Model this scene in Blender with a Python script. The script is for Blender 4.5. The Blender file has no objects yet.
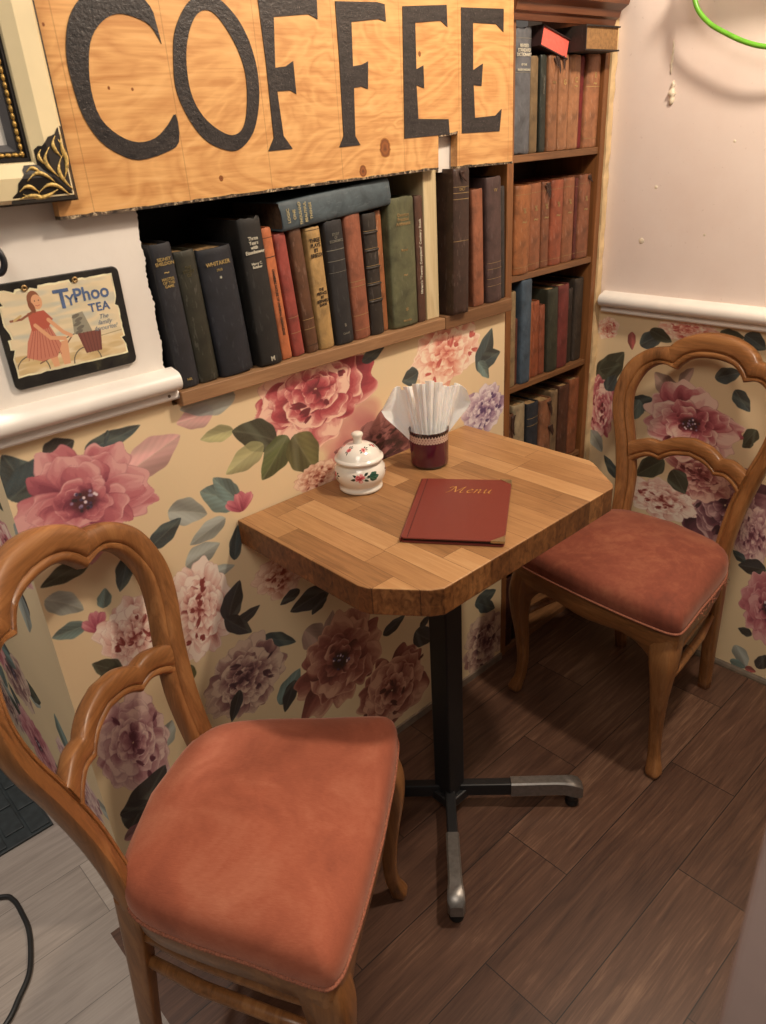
import bpy, bmesh, math, random
import numpy as np
from mathutils import Vector, Matrix, Euler

SC = bpy.context.scene
COL = SC.collection
PI = math.pi
XR = 1.1456            # right-hand wall plane; the back wall is the plane y = 0
rng = np.random.default_rng(7)
random.seed(11)


def lin(c):
    return tuple((v / 255 / 12.92 if v / 255 <= .04045 else ((v / 255 + .055) / 1.055) ** 2.4) for v in c)


# ------------------------------------------------------------------ materials
class NT:
    """small wrapper for building node trees"""

    def __init__(self, name):
        self.m = bpy.data.materials.new(name)
        self.m.use_nodes = True
        self.t = self.m.node_tree
        self.t.nodes.clear()
        self.out = self.t.nodes.new('ShaderNodeOutputMaterial')
        self.b = self.t.nodes.new('ShaderNodeBsdfPrincipled')
        self.t.links.new(self.b.outputs[0], self.out.inputs[0])

    def put(self, sock, v):
        if isinstance(v, bpy.types.NodeSocket):
            self.t.links.new(v, sock)
        elif isinstance(v, (tuple, list)):
            v = tuple(v)
            sock.default_value = v + (1.,) if len(v) == 3 and len(sock.default_value) == 4 else v
        else:
            sock.default_value = v

    def node(self, typ, ins=None, **attrs):
        n = self.t.nodes.new('ShaderNode' + typ)
        for k, v in attrs.items():
            setattr(n, k, v)
        for k, v in (ins or {}).items():
            self.put(n.inputs[k], v)
        return n

    def math(self, op, a, b=0., c=0.):
        n = self.node('Math', operation=op)
        self.put(n.inputs[0], a)
        self.put(n.inputs[1], b)
        self.put(n.inputs[2], c)
        return n.outputs[0]

    def coord(self, kind='Object'):
        return self.node('TexCoord').outputs[kind]

    def sep(self, v):
        n = self.node('SeparateXYZ', {0: v})
        return n.outputs[0], n.outputs[1], n.outputs[2]

    def comb(self, x, y, z=0.):
        return self.node('CombineXYZ', {0: x, 1: y, 2: z}).outputs[0]

    def noise(self, v, scale=5., detail=3., rough=.5, dist=0.):
        return self.node('TexNoise', {'Vector': v, 'Scale': scale, 'Detail': detail, 'Roughness': rough, 'Distortion': dist}).outputs[0]

    def scale(self, v, s):
        n = self.node('Mapping')
        self.put(n.inputs[0], v)
        n.inputs[3].default_value = s
        return n.outputs[0]

    def ramp(self, fac, stops, const=False):
        n = self.node('ValToRGB')
        self.put(n.inputs[0], fac)
        cr = n.color_ramp
        cr.interpolation = 'CONSTANT' if const else 'LINEAR'
        while len(cr.elements) < len(stops):
            cr.elements.new(.5)
        for e, (p, c) in zip(cr.elements, stops):
            e.position = p
            e.color = (*lin(c), 1)
        return n.outputs[0]

    def mix(self, fac, a, b, blend='MIX'):
        n = self.node('Mix', data_type='RGBA', blend_type=blend)
        self.put(n.inputs[0], fac)
        self.put(n.inputs[6], a)
        self.put(n.inputs[7], b)
        return n.outputs[2]

    def bump(self, h, strength=.3, dist=.002):
        n = self.node('Bump', {'Strength': strength, 'Distance': dist, 'Height': h})
        self.put(self.b.inputs['Normal'], n.outputs[0])

    def set(self, **k):
        for a, v in k.items():
            self.put(self.b.inputs[a.replace('_', ' ')], v)
        return self

    def white(self, v):
        return self.node('TexWhiteNoise', {'Vector': v}, noise_dimensions='3D').outputs[0]

    def image(self, img, vec=None):
        n = self.node('TexImage')
        n.image = img
        n.extension = 'EXTEND'
        if vec is not None:
            self.put(n.inputs[0], vec)
        return n.outputs[0]


MATS = {}


def plain(name, col, rough=.6, var=.12, scale=40., metal=0., bump=0., sheen=0.):
    """one colour with gentle procedural unevenness"""
    if name in MATS:
        return MATS[name]
    t = NT(name)
    n = t.noise(t.coord(), scale, 4.)
    d = tuple(max(0, c * (1 - var)) for c in col)
    l = tuple(min(255, c * (1 + var)) for c in col)
    t.set(Base_Color=t.ramp(n, [(.3, d), (.7, l)]), Roughness=rough, Metallic=metal)
    if sheen:
        t.set(Sheen_Weight=sheen)
    if bump:
        t.bump(n, bump)
    MATS[name] = t.m
    return t.m


def wood(name, dark, mid, light, axis=2, rough=.42, freq=1., bump=.12):
    """figured solid wood, the grain running along the object's given axis"""
    if name in MATS:
        return MATS[name]
    t = NT(name)
    c = t.coord()
    s = [22. * freq] * 3
    s[axis] = 3.4 * freq
    v = t.scale(c, tuple(s))
    n1 = t.noise(v, 1., 4., .55, 1.2)
    s2 = [260.] * 3
    s2[axis] = 9.
    n2 = t.noise(t.scale(c, tuple(s2)), 1., 3., .6, .3)
    ring = t.math('FRACT', t.math('MULTIPLY', n1, 5.))
    ring = t.math('ABSOLUTE', t.math('SUBTRACT', ring, .5))
    f = t.math('ADD', t.math('MULTIPLY', n1, .62), t.math('MULTIPLY', ring, .16))
    f = t.math('ADD', f, t.math('MULTIPLY', n2, .30))
    t.set(Base_Color=t.ramp(f, [(.28, dark), (.52, mid), (.8, light)]), Roughness=rough)
    t.bump(f, bump, .001)
    MATS[name] = t.m
    return t.m


def plank_material(name, along, across, L, W, off, step, stops, seam=(20, 14, 10), seamw=.0012, rough=.45, grain=1., grainamp=.35, bump=.2, rnd_off=False, spread=.55, sides=False):
    """boards: each board its own tone, grain along the board, dark joints"""
    t = NT(name)
    xyz = t.sep(t.coord())
    x, y = xyz[along], xyz[across]
    yy = t.math('DIVIDE', t.math('SUBTRACT', y, off[1]), W)
    row = t.math('FLOOR', yy)
    if rnd_off:
        sh = t.math('MULTIPLY', t.white(t.comb(row, 3.7, 1.3)), L)
    else:
        sh = t.math('MULTIPLY', row, step)
    xx = t.math('DIVIDE', t.math('SUBTRACT', t.math('SUBTRACT', x, off[0]), sh), L)
    col = t.math('FLOOR', xx)
    r = t.white(t.comb(row, col, 5.))
    r2 = t.white(t.comb(row, col, 9.))
    fy = t.math('FRACT', yy)
    fx = t.math('FRACT', xx)
    dy = t.math('MULTIPLY', t.math('MINIMUM', fy, t.math('SUBTRACT', 1., fy)), W)
    dx = t.math('MULTIPLY', t.math('MINIMUM', fx, t.math('SUBTRACT', 1., fx)), L)
    d = t.math('MINIMUM', dx, dy)
    sm = t.math('LESS_THAN', d, seamw)
    gx = t.math('ADD', t.math('MULTIPLY', x, 5. * grain), t.math('MULTIPLY', r, 40.))
    gy = t.math('ADD', t.math('MULTIPLY', y, 75. * grain), t.math('MULTIPLY', r2, 70.))
    g1 = t.noise(t.comb(gx, gy, r), 1., 5., .62, .9)
    g2 = t.noise(t.comb(t.math('MULTIPLY', gx, 2.), t.math('MULTIPLY', gy, 4.), 0.), 1., 3., .6, .2)
    g3 = t.noise(t.comb(t.math('MULTIPLY', gx, .9), t.math('MULTIPLY', gy, .16), r2), 1., 3., .5, .8)
    g = t.math('ADD', t.math('MULTIPLY', g1, .5), t.math('ADD', t.math('MULTIPLY', g2, .22), t.math('MULTIPLY', g3, .28)))
    g = t.math('MULTIPLY', t.math('SUBTRACT', g, .5), grainamp * 4)
    f = t.math('ADD', t.math('ADD', t.math('MULTIPLY', t.math('SUBTRACT', r, .5), spread), .5), g)
    base = t.ramp(f, stops)
    base = t.mix(sm, base, lin(seam))
    if sides:                       # end grain on the edges is darker than the face
        nz_ = t.math('ABSOLUTE', t.sep(t.node('NewGeometry').outputs['Normal'])[2])
        eg = t.noise(t.scale(t.coord(), (90., 90., 60.)), 1., 4., .6, 1.)
        eg = t.ramp(eg, [(.3, (128, 98, 70)), (.7, (226, 202, 176))])
        base = t.mix(t.math('LESS_THAN', nz_, .6), base, t.mix(1., base, eg, 'MULTIPLY'))
    t.set(Base_Color=base, Roughness=rough)
    t.bump(t.math('SUBTRACT', t.math('MULTIPLY', g, .5), t.math('MULTIPLY', sm, 1.5)), bump, .0015)
    MATS[name] = t.m
    return t.m


# ------------------------------------------------------------------ mesh building
class MB:
    def __init__(self):
        self.v = []
        self.f = []
        self.uv = None

    def add(self, vs, fs, M=None):
        o = len(self.v)
        for p in vs:
            p = Vector(p)
            self.v.append(tuple(M @ p) if M is not None else tuple(p))
        self.f += [tuple(i + o for i in f) for f in fs]
        return self

    def box(self, lo, hi, M=None):
        x0, y0, z0 = lo
        x1, y1, z1 = hi
        vs = [(x0, y0, z0), (x1, y0, z0), (x1, y1, z0), (x0, y1, z0), (x0, y0, z1), (x1, y0, z1), (x1, y1, z1), (x0, y1, z1)]
        return self.add(vs, [(0, 3, 2, 1), (4, 5, 6, 7), (0, 1, 5, 4), (1, 2, 6, 5), (2, 3, 7, 6), (3, 0, 4, 7)], M)

    def loft(self, rings, closed=False, caps=True, M=None):
        n = len(rings[0])
        vs = [p for r in rings for p in r]
        fs = []
        R = len(rings)
        for i in range(R if closed else R - 1):
            a, b = i * n, ((i + 1) % R) * n
            for k in range(n):
                fs.append((a + k, a + (k + 1) % n, b + (k + 1) % n, b + k))
        if caps and not closed:
            fs.append(tuple(range(n))[::-1])
            fs.append(tuple(range((R - 1) * n, R * n)))
        return self.add(vs, fs, M)

    def lathe(self, prof, n=40, c=(0, 0, 0), M=None):
        rings = []
        for r, z in prof:
            rings.append([(c[0] + max(r, 1e-5) * math.cos(2 * PI * k / n), c[1] + max(r, 1e-5) * math.sin(2 * PI * k / n), c[2] + z) for k in range(n)])
        return self.loft(rings, M=M)

    def tube(self, path, rad, n=10, M=None, closed=False):
        P = [Vector(p) for p in path]
        N = len(P)
        rings = []
        up = Vector((0, 0, 1))
        prev = None
        for i, p in enumerate(P):
            a = P[i - 1] if i > 0 or closed else P[i]
            b = P[(i + 1) % N] if i < N - 1 or closed else P[i]
            t = (b - a).normalized()
            if prev is None:
                s = t.cross(up)
                if s.length < .05:
                    s = t.cross(Vector((1, 0, 0)))
                s.normalize()
            else:
                s = prev - t * prev.dot(t)
                s.normalize()
            prev = s
            q = s.cross(t)
            r = rad[i] if isinstance(rad, (list, tuple)) else rad
            rings.append([tuple(p + (s * math.cos(2 * PI * k / n) + q * math.sin(2 * PI * k / n)) * r) for k in range(n)])
        return self.loft(rings, closed=closed, M=M)

    def prism(self, poly, fn, d0, d1):
        """extrude a 2-D polygon; fn maps (a, b, d) to a point"""
        n = len(poly)
        vs = [fn(a, b, d0) for a, b in poly] + [fn(a, b, d1) for a, b in poly]
        fs = [tuple(range(n)), tuple(range(2 * n - 1, n - 1, -1))]
        fs += [(k, k + n, (k + 1) % n + n, (k + 1) % n) for k in range(n)]
        return self.add(vs, fs)

    def build(self, name, mat, parent=None, smooth=False, bevel=0., seg=2, sub=0, origin=None, angle=None):
        me = bpy.data.meshes.new(name)
        V = self.v
        if origin is not None:
            V = [(x - origin[0], y - origin[1], z - origin[2]) for x, y, z in V]
        me.from_pydata(V, [], self.f)
        bm = bmesh.new()
        bm.from_mesh(me)
        bmesh.ops.recalc_face_normals(bm, faces=bm.faces)
        bm.to_mesh(me)
        bm.free()
        me.update()
        if mat is not None:
            me.materials.append(mat)
        o = bpy.data.objects.new(name, me)
        COL.objects.link(o)
        if parent is not None:
            o.parent = parent
        if origin is not None:
            o.location = origin
        if smooth:
            for p in me.polygons:
                p.use_smooth = True
            if angle:
                me.set_sharp_from_angle(angle=math.radians(angle))
        if bevel:
            b = o.modifiers.new('edge', 'BEVEL')
            b.width = bevel
            b.segments = seg
            b.limit_method = 'ANGLE'
            b.angle_limit = math.radians(35)
        if sub:
            s = o.modifiers.new('smooth', 'SUBSURF')
            s.levels = s.render_levels = sub
        return o


def tag(o, label=None, cat=None, group=None, kind=None):
    for k, v in (('label', label), ('category', cat), ('group', group), ('kind', kind)):
        if v:
            o[k] = v
    return o


def thing(name, label, cat, loc=(0, 0, 0), rz=0., group=None):
    o = bpy.data.objects.new(name, None)
    COL.objects.link(o)
    o.empty_display_size = .05
    o.location = loc
    o.rotation_euler = (0, 0, rz)
    return tag(o, label, cat, group)


def structure(o):
    o['kind'] = 'structure'
    return o


def copy_tree(o, parent=None):
    c = o.copy()
    COL.objects.link(c)
    if parent is not None:
        c.parent = parent
    for ch in list(o.children):
        copy_tree(ch, c)
    return c


def catmull(pts, per=8):
    P = [np.array(p, float) for p in pts]
    P = [2 * P[0] - P[1]] + P + [2 * P[-1] - P[-2]]
    out = []
    for i in range(1, len(P) - 2):
        for k in range(per):
            t = k / per
            a, b, c, d = P[i - 1:i + 3]
            out.append(.5 * (2 * b + (c - a) * t + (2 * a - 5 * b + 4 * c - d) * t * t + (3 * b - a - 3 * c + d) * t ** 3))
    out.append(P[-2])
    return [tuple(p) for p in out]


def text_obj(name, txt, size, mat, parent, M, ax='CENTER', ay='CENTER', depth=.0003, shear=0., spacing=1., sx=1., label=None, bold=.010):
    cu = bpy.data.curves.new(name, 'FONT')
    cu.body = txt
    cu.size = size * (.88 if name == 'title_lettering' else 1.)
    cu.align_x = ax
    cu.align_y = ay
    cu.extrude = depth
    cu.offset = bold * size
    cu.shear = shear
    cu.space_character = spacing
    cu.space_line = .9
    cu.resolution_u = 3
    tmp = bpy.data.objects.new(name, cu)
    COL.objects.link(tmp)
    dg = bpy.context.evaluated_depsgraph_get()
    me = bpy.data.meshes.new_from_object(tmp.evaluated_get(dg))
    bpy.data.objects.remove(tmp)
    me.name = name
    me.materials.clear()
    me.materials.append(mat)
    o = bpy.data.objects.new(name, me)
    COL.objects.link(o)
    o.parent = parent
    o.matrix_local = M @ Matrix.Diagonal((sx, 1, 1, 1))
    if label:
        o['label'] = label
    return o


# ------------------------------------------------------------------ painted patterns (printed wallpaper, printed tin sign, china decals)
class Canvas:
    def __init__(self, a0, b0, a1, b1, ppm, bg):
        self.a0, self.b0, self.ppm = a0, b0, ppm
        self.w = int(round((a1 - a0) * ppm))
        self.h = int(round((b1 - b0) * ppm))
        self.px = np.empty((self.h, self.w, 3), np.float32)
        self.px[:] = np.array(bg, np.float32)
        self.A = a0 + (np.arange(self.w) + .5) / ppm
        self.B = b0 + (np.arange(self.h) + .5) / ppm

    def region(self, ca, cb, r):
        i0 = max(0, int((ca - r - self.a0) * self.ppm)); i1 = min(self.w, int((ca + r - self.a0) * self.ppm) + 2)
        j0 = max(0, int((cb - r - self.b0) * self.ppm)); j1 = min(self.h, int((cb + r - self.b0) * self.ppm) + 2)
        if i1 <= i0 or j1 <= j0:
            return None
        A, B = np.meshgrid(self.A[i0:i1], self.B[j0:j1])
        return (slice(j0, j1), slice(i0, i1)), A, B

    def blend(self, sl, mask, col):
        m = np.clip(mask, 0, 1)[..., None]
        self.px[sl] = self.px[sl] * (1 - m) + col * m

    def ellipse(self, ca, cb, ra, rb, col, rot=0., soft=1., alpha=1.):
        g = self.region(ca, cb, max(ra, rb) * 1.3 + 2 / self.ppm)
        if g is None:
            return
        sl, A, B = g
        c, s = math.cos(rot), math.sin(rot)
        u = (A - ca) * c + (B - cb) * s
        v = -(A - ca) * s + (B - cb) * c
        d = (1 - np.sqrt((u / ra) ** 2 + (v / rb) ** 2)) * min(ra, rb) * self.ppm
        self.blend(sl, np.clip(d / soft + .5, 0, 1) * alpha, np.array(col, np.float32))

    def poly(self, pts, col, alpha=1.):
        p = np.array(pts)
        ca, cb = p.mean(0)
        r = np.abs(p - [ca, cb]).max() + 2 / self.ppm
        g = self.region(ca, cb, r)
        if g is None:
            return
        sl, A, B = g
        acc = np.zeros(A.shape, np.float32)
        for ox in (-.25, .25):
            for oy in (-.25, .25):
                ins = np.zeros(A.shape, bool)
                aa, bb = A + ox / self.ppm, B + oy / self.ppm
                for k in range(len(p)):
                    x0, y0 = p[k - 1]
                    x1, y1 = p[k]
                    if y0 == y1:
                        continue
                    ins ^= ((y0 > bb) != (y1 > bb)) & (aa < (x1 - x0) * (bb - y0) / (y1 - y0) + x0)
                acc += ins
        self.blend(sl, acc / 4 * alpha, np.array(col, np.float32))

    def line(self, pts, wd, col, alpha=1.):
        for (x0, y0), (x1, y1) in zip(pts, pts[1:]):
            ca, cb = (x0 + x1) / 2, (y0 + y1) / 2
            L = math.hypot(x1 - x0, y1 - y0)
            g = self.region(ca, cb, L / 2 + wd + 2 / self.ppm)
            if g is None:
                continue
            sl, A, B = g
            ux, uy = ((x1 - x0) / L, (y1 - y0) / L) if L > 0 else (1, 0)
            t = np.clip((A - x0) * ux + (B - y0) * uy, 0, L)
            d = np.hypot(A - x0 - t * ux, B - y0 - t * uy)
            self.blend(sl, np.clip((wd / 2 - d) * self.ppm + .5, 0, 1) * alpha, np.array(col, np.float32))

    def image(self, name):
        img = bpy.data.images.new(name, self.w, self.h)
        rgba = np.ones((self.h, self.w, 4), np.float32)
        rgba[..., :3] = np.clip(self.px, 0, 1)
        img.pixels.foreach_set(rgba.ravel())
        img.update()
        img.pack()
        return img


def c255(*c):
    return np.array(c, np.float32) / 255


PAL = {  # deep, mid, light
    'pink': ((116, 44, 70), (190, 104, 116), (226, 168, 166)),
    'redpink': ((104, 24, 46), (178, 70, 82), (246, 204, 182)),
    'peach': ((196, 92, 86), (232, 164, 142), (254, 232, 208)),
    'blush': ((132, 48, 50), (226, 176, 162), (250, 230, 214)),
    'maroon': ((48, 20, 30), (98, 50, 58), (160, 104, 102)),
    'lilac': ((92, 66, 112), (178, 146, 168), (240, 226, 228)),
    'plum': ((96, 42, 66), (176, 122, 130), (234, 204, 194)),
    'mauve': ((70, 38, 54), (150, 108, 106), (222, 194, 172)),
    'rust': ((70, 28, 30), (142, 78, 70), (212, 164, 138)),
    'redpale': ((138, 56, 44), (210, 154, 130), (240, 208, 182)),
    'pinkmar': ((92, 20, 42), (188, 96, 108), (246, 212, 196)),
    'plum2': ((52, 24, 44), (118, 70, 84), (208, 170, 166)),
    'plumred': ((100, 36, 48), (164, 92, 94), (230, 188, 172)),
    'rose': ((126, 40, 70), (184, 92, 112), (222, 150, 156)),
}
LEAF = {'dteal': (44, 62, 68), 'ddark': (34, 38, 44), 'dgreen': (44, 52, 42), 'green': (72, 84, 50), 'olive': (86, 86, 52),
        'lgreen': (158, 158, 112), 'teal': (98, 122, 120), 'grey': (146, 156, 154), 'lav': (208, 158, 160),
        'mauveleaf': (158, 128, 120), 'rosy': (154, 72, 72), 'plumleaf': (142, 94, 100)}


def _noise_field(n=512, seed=77):
    R = np.random.default_rng(seed)
    out = np.zeros((n, n), np.float32)
    for o, amp in ((4, 1.), (8, .6), (16, .4), (32, .22)):
        g = R.random((o, o)).astype(np.float32)
        q = np.arange(n) * o / n
        i = q.astype(int)
        f = (q - i).astype(np.float32)
        f = f * f * (3 - 2 * f)
        j = (i + 1) % o
        rows = g[i] * (1 - f)[:, None] + g[j] * f[:, None]
        out += amp * (rows[:, i] * (1 - f)[None] + rows[:, j] * f[None])
    out -= out.min()
    return out / out.max() * 2 - 1


NF = _noise_field()


def nz(a, b):
    return NF[(np.floor(a * 512).astype(int)) % 512, (np.floor(b * 512).astype(int)) % 512]


def petal(cv, R, ca, cb, ang, r0, r1, hw, pal, sq, tone=0., ruffle=.10, streak=.5, rim=.5):
    """one brush-painted petal growing from (ca, cb); sq = (a-scale, b-scale) of the bloom"""
    rr = r1 * max(sq) * 1.3
    g = cv.region(ca, cb, rr + hw * max(sq))
    if g is None:
        return
    sl, A, B = g
    x, y = (A - ca) / sq[0], (B - cb) / sq[1]
    c, s = math.cos(ang), math.sin(ang)
    u, v = x * c + y * s, -x * s + y * c
    o1, o2, p1, p2 = R.uniform(0, 1, 4)
    L = r1 - r0
    q0 = v / hw
    tip = 1 + ruffle * 1.3 * nz(q0 * .16 + o1, o2 + 0 * q0) + ruffle * .5 * np.sin(q0 * 8 + p1 * 6.3)
    t = (u - r0) / (L * tip)
    tc = np.clip(t, 0, 1)
    wv = hw * (tc ** .5) * np.sqrt(np.clip(1 - tc ** 4, 0, 1)) * (1 + ruffle * 1.4 * nz(u / L * .25 + o2, o1 + .1 * np.sign(v)))
    d = np.minimum(wv - np.abs(v), (1 - t) * L * 1.6)
    d = np.where((t <= 0) | (t >= 1), -1, d) * min(sq) * cv.ppm
    m = np.clip(d + .5, 0, 1)
    q = v / np.maximum(wv, 1e-6)
    sgn = R.choice([-1, 1])
    brush = nz(o1 + q * .13 + .05 * tc, o2 + tc * .10) * .6 + nz(o2 + q * .42, o1 + tc * .12 + .1 * q * q) * .5
    k = .02 + tc * .80 + streak * brush + .16 * q * sgn + tone
    lip = np.clip(1 - d / max(1.5, .16 * hw * cv.ppm * min(sq)), 0, 1) * np.clip(tc * 2 - .6, 0, 1) * np.clip(.5 + 1.6 * nz(o2 + q * .2, o1 + .3 + 0 * q), 0, 1)
    k = k + lip * rim
    k = np.round(k * 7) / 7 * .5 + k * .5
    D, Mi, Li = (c255(*z) for z in pal)
    k = k[..., None]
    col = np.where(k < .5, D + (Mi - D) * np.clip(k * 2, 0, 1), Mi + (Li - Mi) * np.clip((k - .5) * 2, 0, 1))
    cut = np.clip(1 - d / 1.6, 0, 1)[..., None] * .30
    col = col * (1 - cut) + D * cut
    cv.blend(sl, m, col)


def flower(cv, typ, pal, ca, cb, ra, rb, oa, ob, seed):
    R = np.random.default_rng(seed + 100)
    P = PAL.get(pal)
    sq = (ra, rb)
    if typ == 'blob':
        for k in range(14):
            a, b = R.normal(0, .4, 2)
            cv.ellipse(ca + a * ra, cb + b * rb, ra * R.uniform(.25, .5), rb * R.uniform(.25, .5), c255(*R.choice([(196, 118, 118), (216, 150, 140), (178, 92, 98)])), R.uniform(0, 3), soft=10, alpha=.5)
        return
    if typ == 'bud':
        for a, w in ((PI * .5, .8), (PI * .75, .6), (PI * .3, .6), (PI * .55, .45)):
            petal(cv, R, ca, cb - rb * .8, a, 0, 1.8, w, P, sq, tone=R.uniform(-.1, .2), ruffle=.05)
        return
    fx, fy = ca + oa, cb + ob
    D = P[0]

    def cup(q, a, L, hw, tone, pal_=P, rim=.5, ruf=.12):
        """a petal whose root lies at polar (q, a) of the bloom and which opens outward"""
        bx, by = fx + math.cos(a) * q * ra, fy + math.sin(a) * q * rb
        bx -= oa * q
        by -= ob * q
        petal(cv, R, bx, by, a + R.normal(0, .18), 0, L, hw, pal_, sq, tone, ruffle=ruf, rim=rim)

    if typ == 'open':
        plan = ((8, .16, .90, .50, .16), (7, .10, .76, .46, .10), (7, .06, .60, .42, .02), (6, .03, .44, .34, -.06), (6, .02, .30, .26, -.22))
    elif typ == 'big':
        plan = ((8, .20, .84, .58, .02), (8, .26, .62, .52, .14), (7, .14, .60, .50, .0), (7, .20, .42, .44, .16), (6, .06, .42, .38, .02), (6, .12, .28, .30, .10), (5, .02, .24, .24, -.06))
    else:
        plan = ((9, .24, .80, .48, .20), (9, .38, .54, .40, .26), (8, .22, .52, .38, .12), (9, .36, .34, .30, .24), (8, .16, .40, .30, .06), (8, .24, .28, .24, .2), (6, .06, .30, .24, .0), (6, .12, .20, .18, .16), (4, .0, .18, .16, -.1))
    for n, q, L, hw, tone in plan:
        ph = R.uniform(0, 6.28)
        for i in R.permutation(n):
            cup(q * R.uniform(.8, 1.2), ph + i * 2 * PI / n + R.normal(0, .16), L * R.uniform(.85, 1.1), hw * R.uniform(.8, 1.15), tone + R.normal(0, .12))
    if typ == 'open':
        Dc = c255(*D)
        cv.ellipse(fx, fy, ra * .17, rb * .17, Dc * .55, soft=8, alpha=.9)
        for k in range(26):
            a, q = R.uniform(0, 6.28), R.uniform(.02, .20)
            cv.ellipse(fx + math.cos(a) * q * ra, fy + math.sin(a) * q * rb, .0026, .0026, c255(*R.choice([(235, 220, 225), (150, 130, 160), (60, 50, 90), (30, 24, 44)])))
    else:
        for k in range(9 if typ == 'ball' else 6):      # deep touches between the petals
            a, q = R.uniform(0, 6.28), R.uniform(.1, .85)
            petal(cv, R, ca + math.cos(a) * q * ra * .8, cb + math.sin(a) * q * rb * .8, a + R.normal(0, .9), 0, R.uniform(.12, .26), R.uniform(.05, .12), (D, D, P[1]), sq, -.1, ruffle=.2, rim=0)


def leaf(cv, pal, x0, y0, x1, y1, wd, seed):
    R = np.random.default_rng(seed + 900)
    L = math.hypot(x1 - x0, y1 - y0)
    ca, cb = (x0 + x1) / 2, (y0 + y1) / 2
    g = cv.region(ca, cb, L * .8)
    if g is None:
        return
    sl, A, B = g
    ux, uy = (x1 - x0) / L, (y1 - y0) / L
    t = ((A - x0) * ux + (B - y0) * uy) / L
    v = (-(A - x0) * uy + (B - y0) * ux) / L
    tc = np.clip(t, 0, 1)
    bend = R.uniform(-.16, .16)
    v = v - bend * tc * (1 - tc)
    w = wd * .5 * (np.sin(PI * tc ** .75) ** .8) * (1 + .05 * np.sin(tc * 16 + R.uniform(0, 6)))
    d = np.where((t <= 0) | (t >= 1), -1, w - np.abs(v)) * L * cv.ppm
    m = np.clip(d + .5, 0, 1)
    base = c255(*LEAF[pal])
    lum = base.mean()
    vein = np.sin((np.abs(v) * 2.2 - tc) * 26 + R.uniform(0, 6))
    side = np.where(v > 0, 1., -1.) * R.choice([-1, 1])
    k = 1 + .10 * side + (.05 if lum < .45 else .022) * vein + .12 * np.sin(tc * 3 + v * 12 + R.uniform(0, 6))
    mid = np.exp(-(v / (.02 * wd + .006)) ** 2) * .35
    col = base * k[..., None]
    lite = base * .5 + .5 * c255(206, 204, 176)
    col = col * (1 - mid[..., None]) + lite * mid[..., None]
    hi = np.clip(np.sin(tc * 5 + v * 9 + R.uniform(0, 6)) - .6, 0, 1)[..., None] * (1.2 if lum < .35 else .5)
    col = col * (1 - hi) + (base * .45 + .55 * c255(150, 160, 140)) * hi
    cv.blend(sl, m * (.95 if lum < .45 else .85), col)


PAPER = c255(234, 209, 168)


def paper_canvas(a0, a1, b1, items, extra, seed):
    cv = Canvas(a0, -.02, a1, b1, 760, PAPER)
    R = np.random.default_rng(seed)
    # soft washes in the ground
    for k in range(60):
        cv.ellipse(R.uniform(a0, a1), R.uniform(0, b1), R.uniform(.03, .12), R.uniform(.03, .1), PAPER * R.uniform(.93, 1.03), R.uniform(0, 3), soft=40, alpha=.35)
    for it in extra + items:
        if it[0] == 'leaf':
            leaf(cv, *it[1:], seed=int(abs(it[2] * 1000) + abs(it[3] * 777)))
        else:
            flower(cv, *it)
    return cv


def random_paper(a0, a1, b1, seed, n):
    R = np.random.default_rng(seed)
    out = []
    for k in range(n):
        a, b = R.uniform(a0, a1), R.uniform(0, b1)
        for j in range(4):
            an = R.uniform(0, 6.28)
            L = R.uniform(.06, .1)
            d = R.uniform(.05, .1)
            out.append(('leaf', str(R.choice(['dteal', 'ddark', 'dgreen', 'grey', 'teal'])), a + math.cos(an) * d, b + math.sin(an) * d, a + math.cos(an) * (d + L), b + math.sin(an) * (d + L), .55))
        r = R.uniform(.07, .12)
        out.append((str(R.choice(['open', 'ball', 'big'])), str(R.choice(['pink', 'blush', 'mauve', 'plum', 'rust', 'pinkmar', 'plum2'])), a, b, r, r * .85, 0., 0., int(seed * 50 + k)))
    return out
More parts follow.
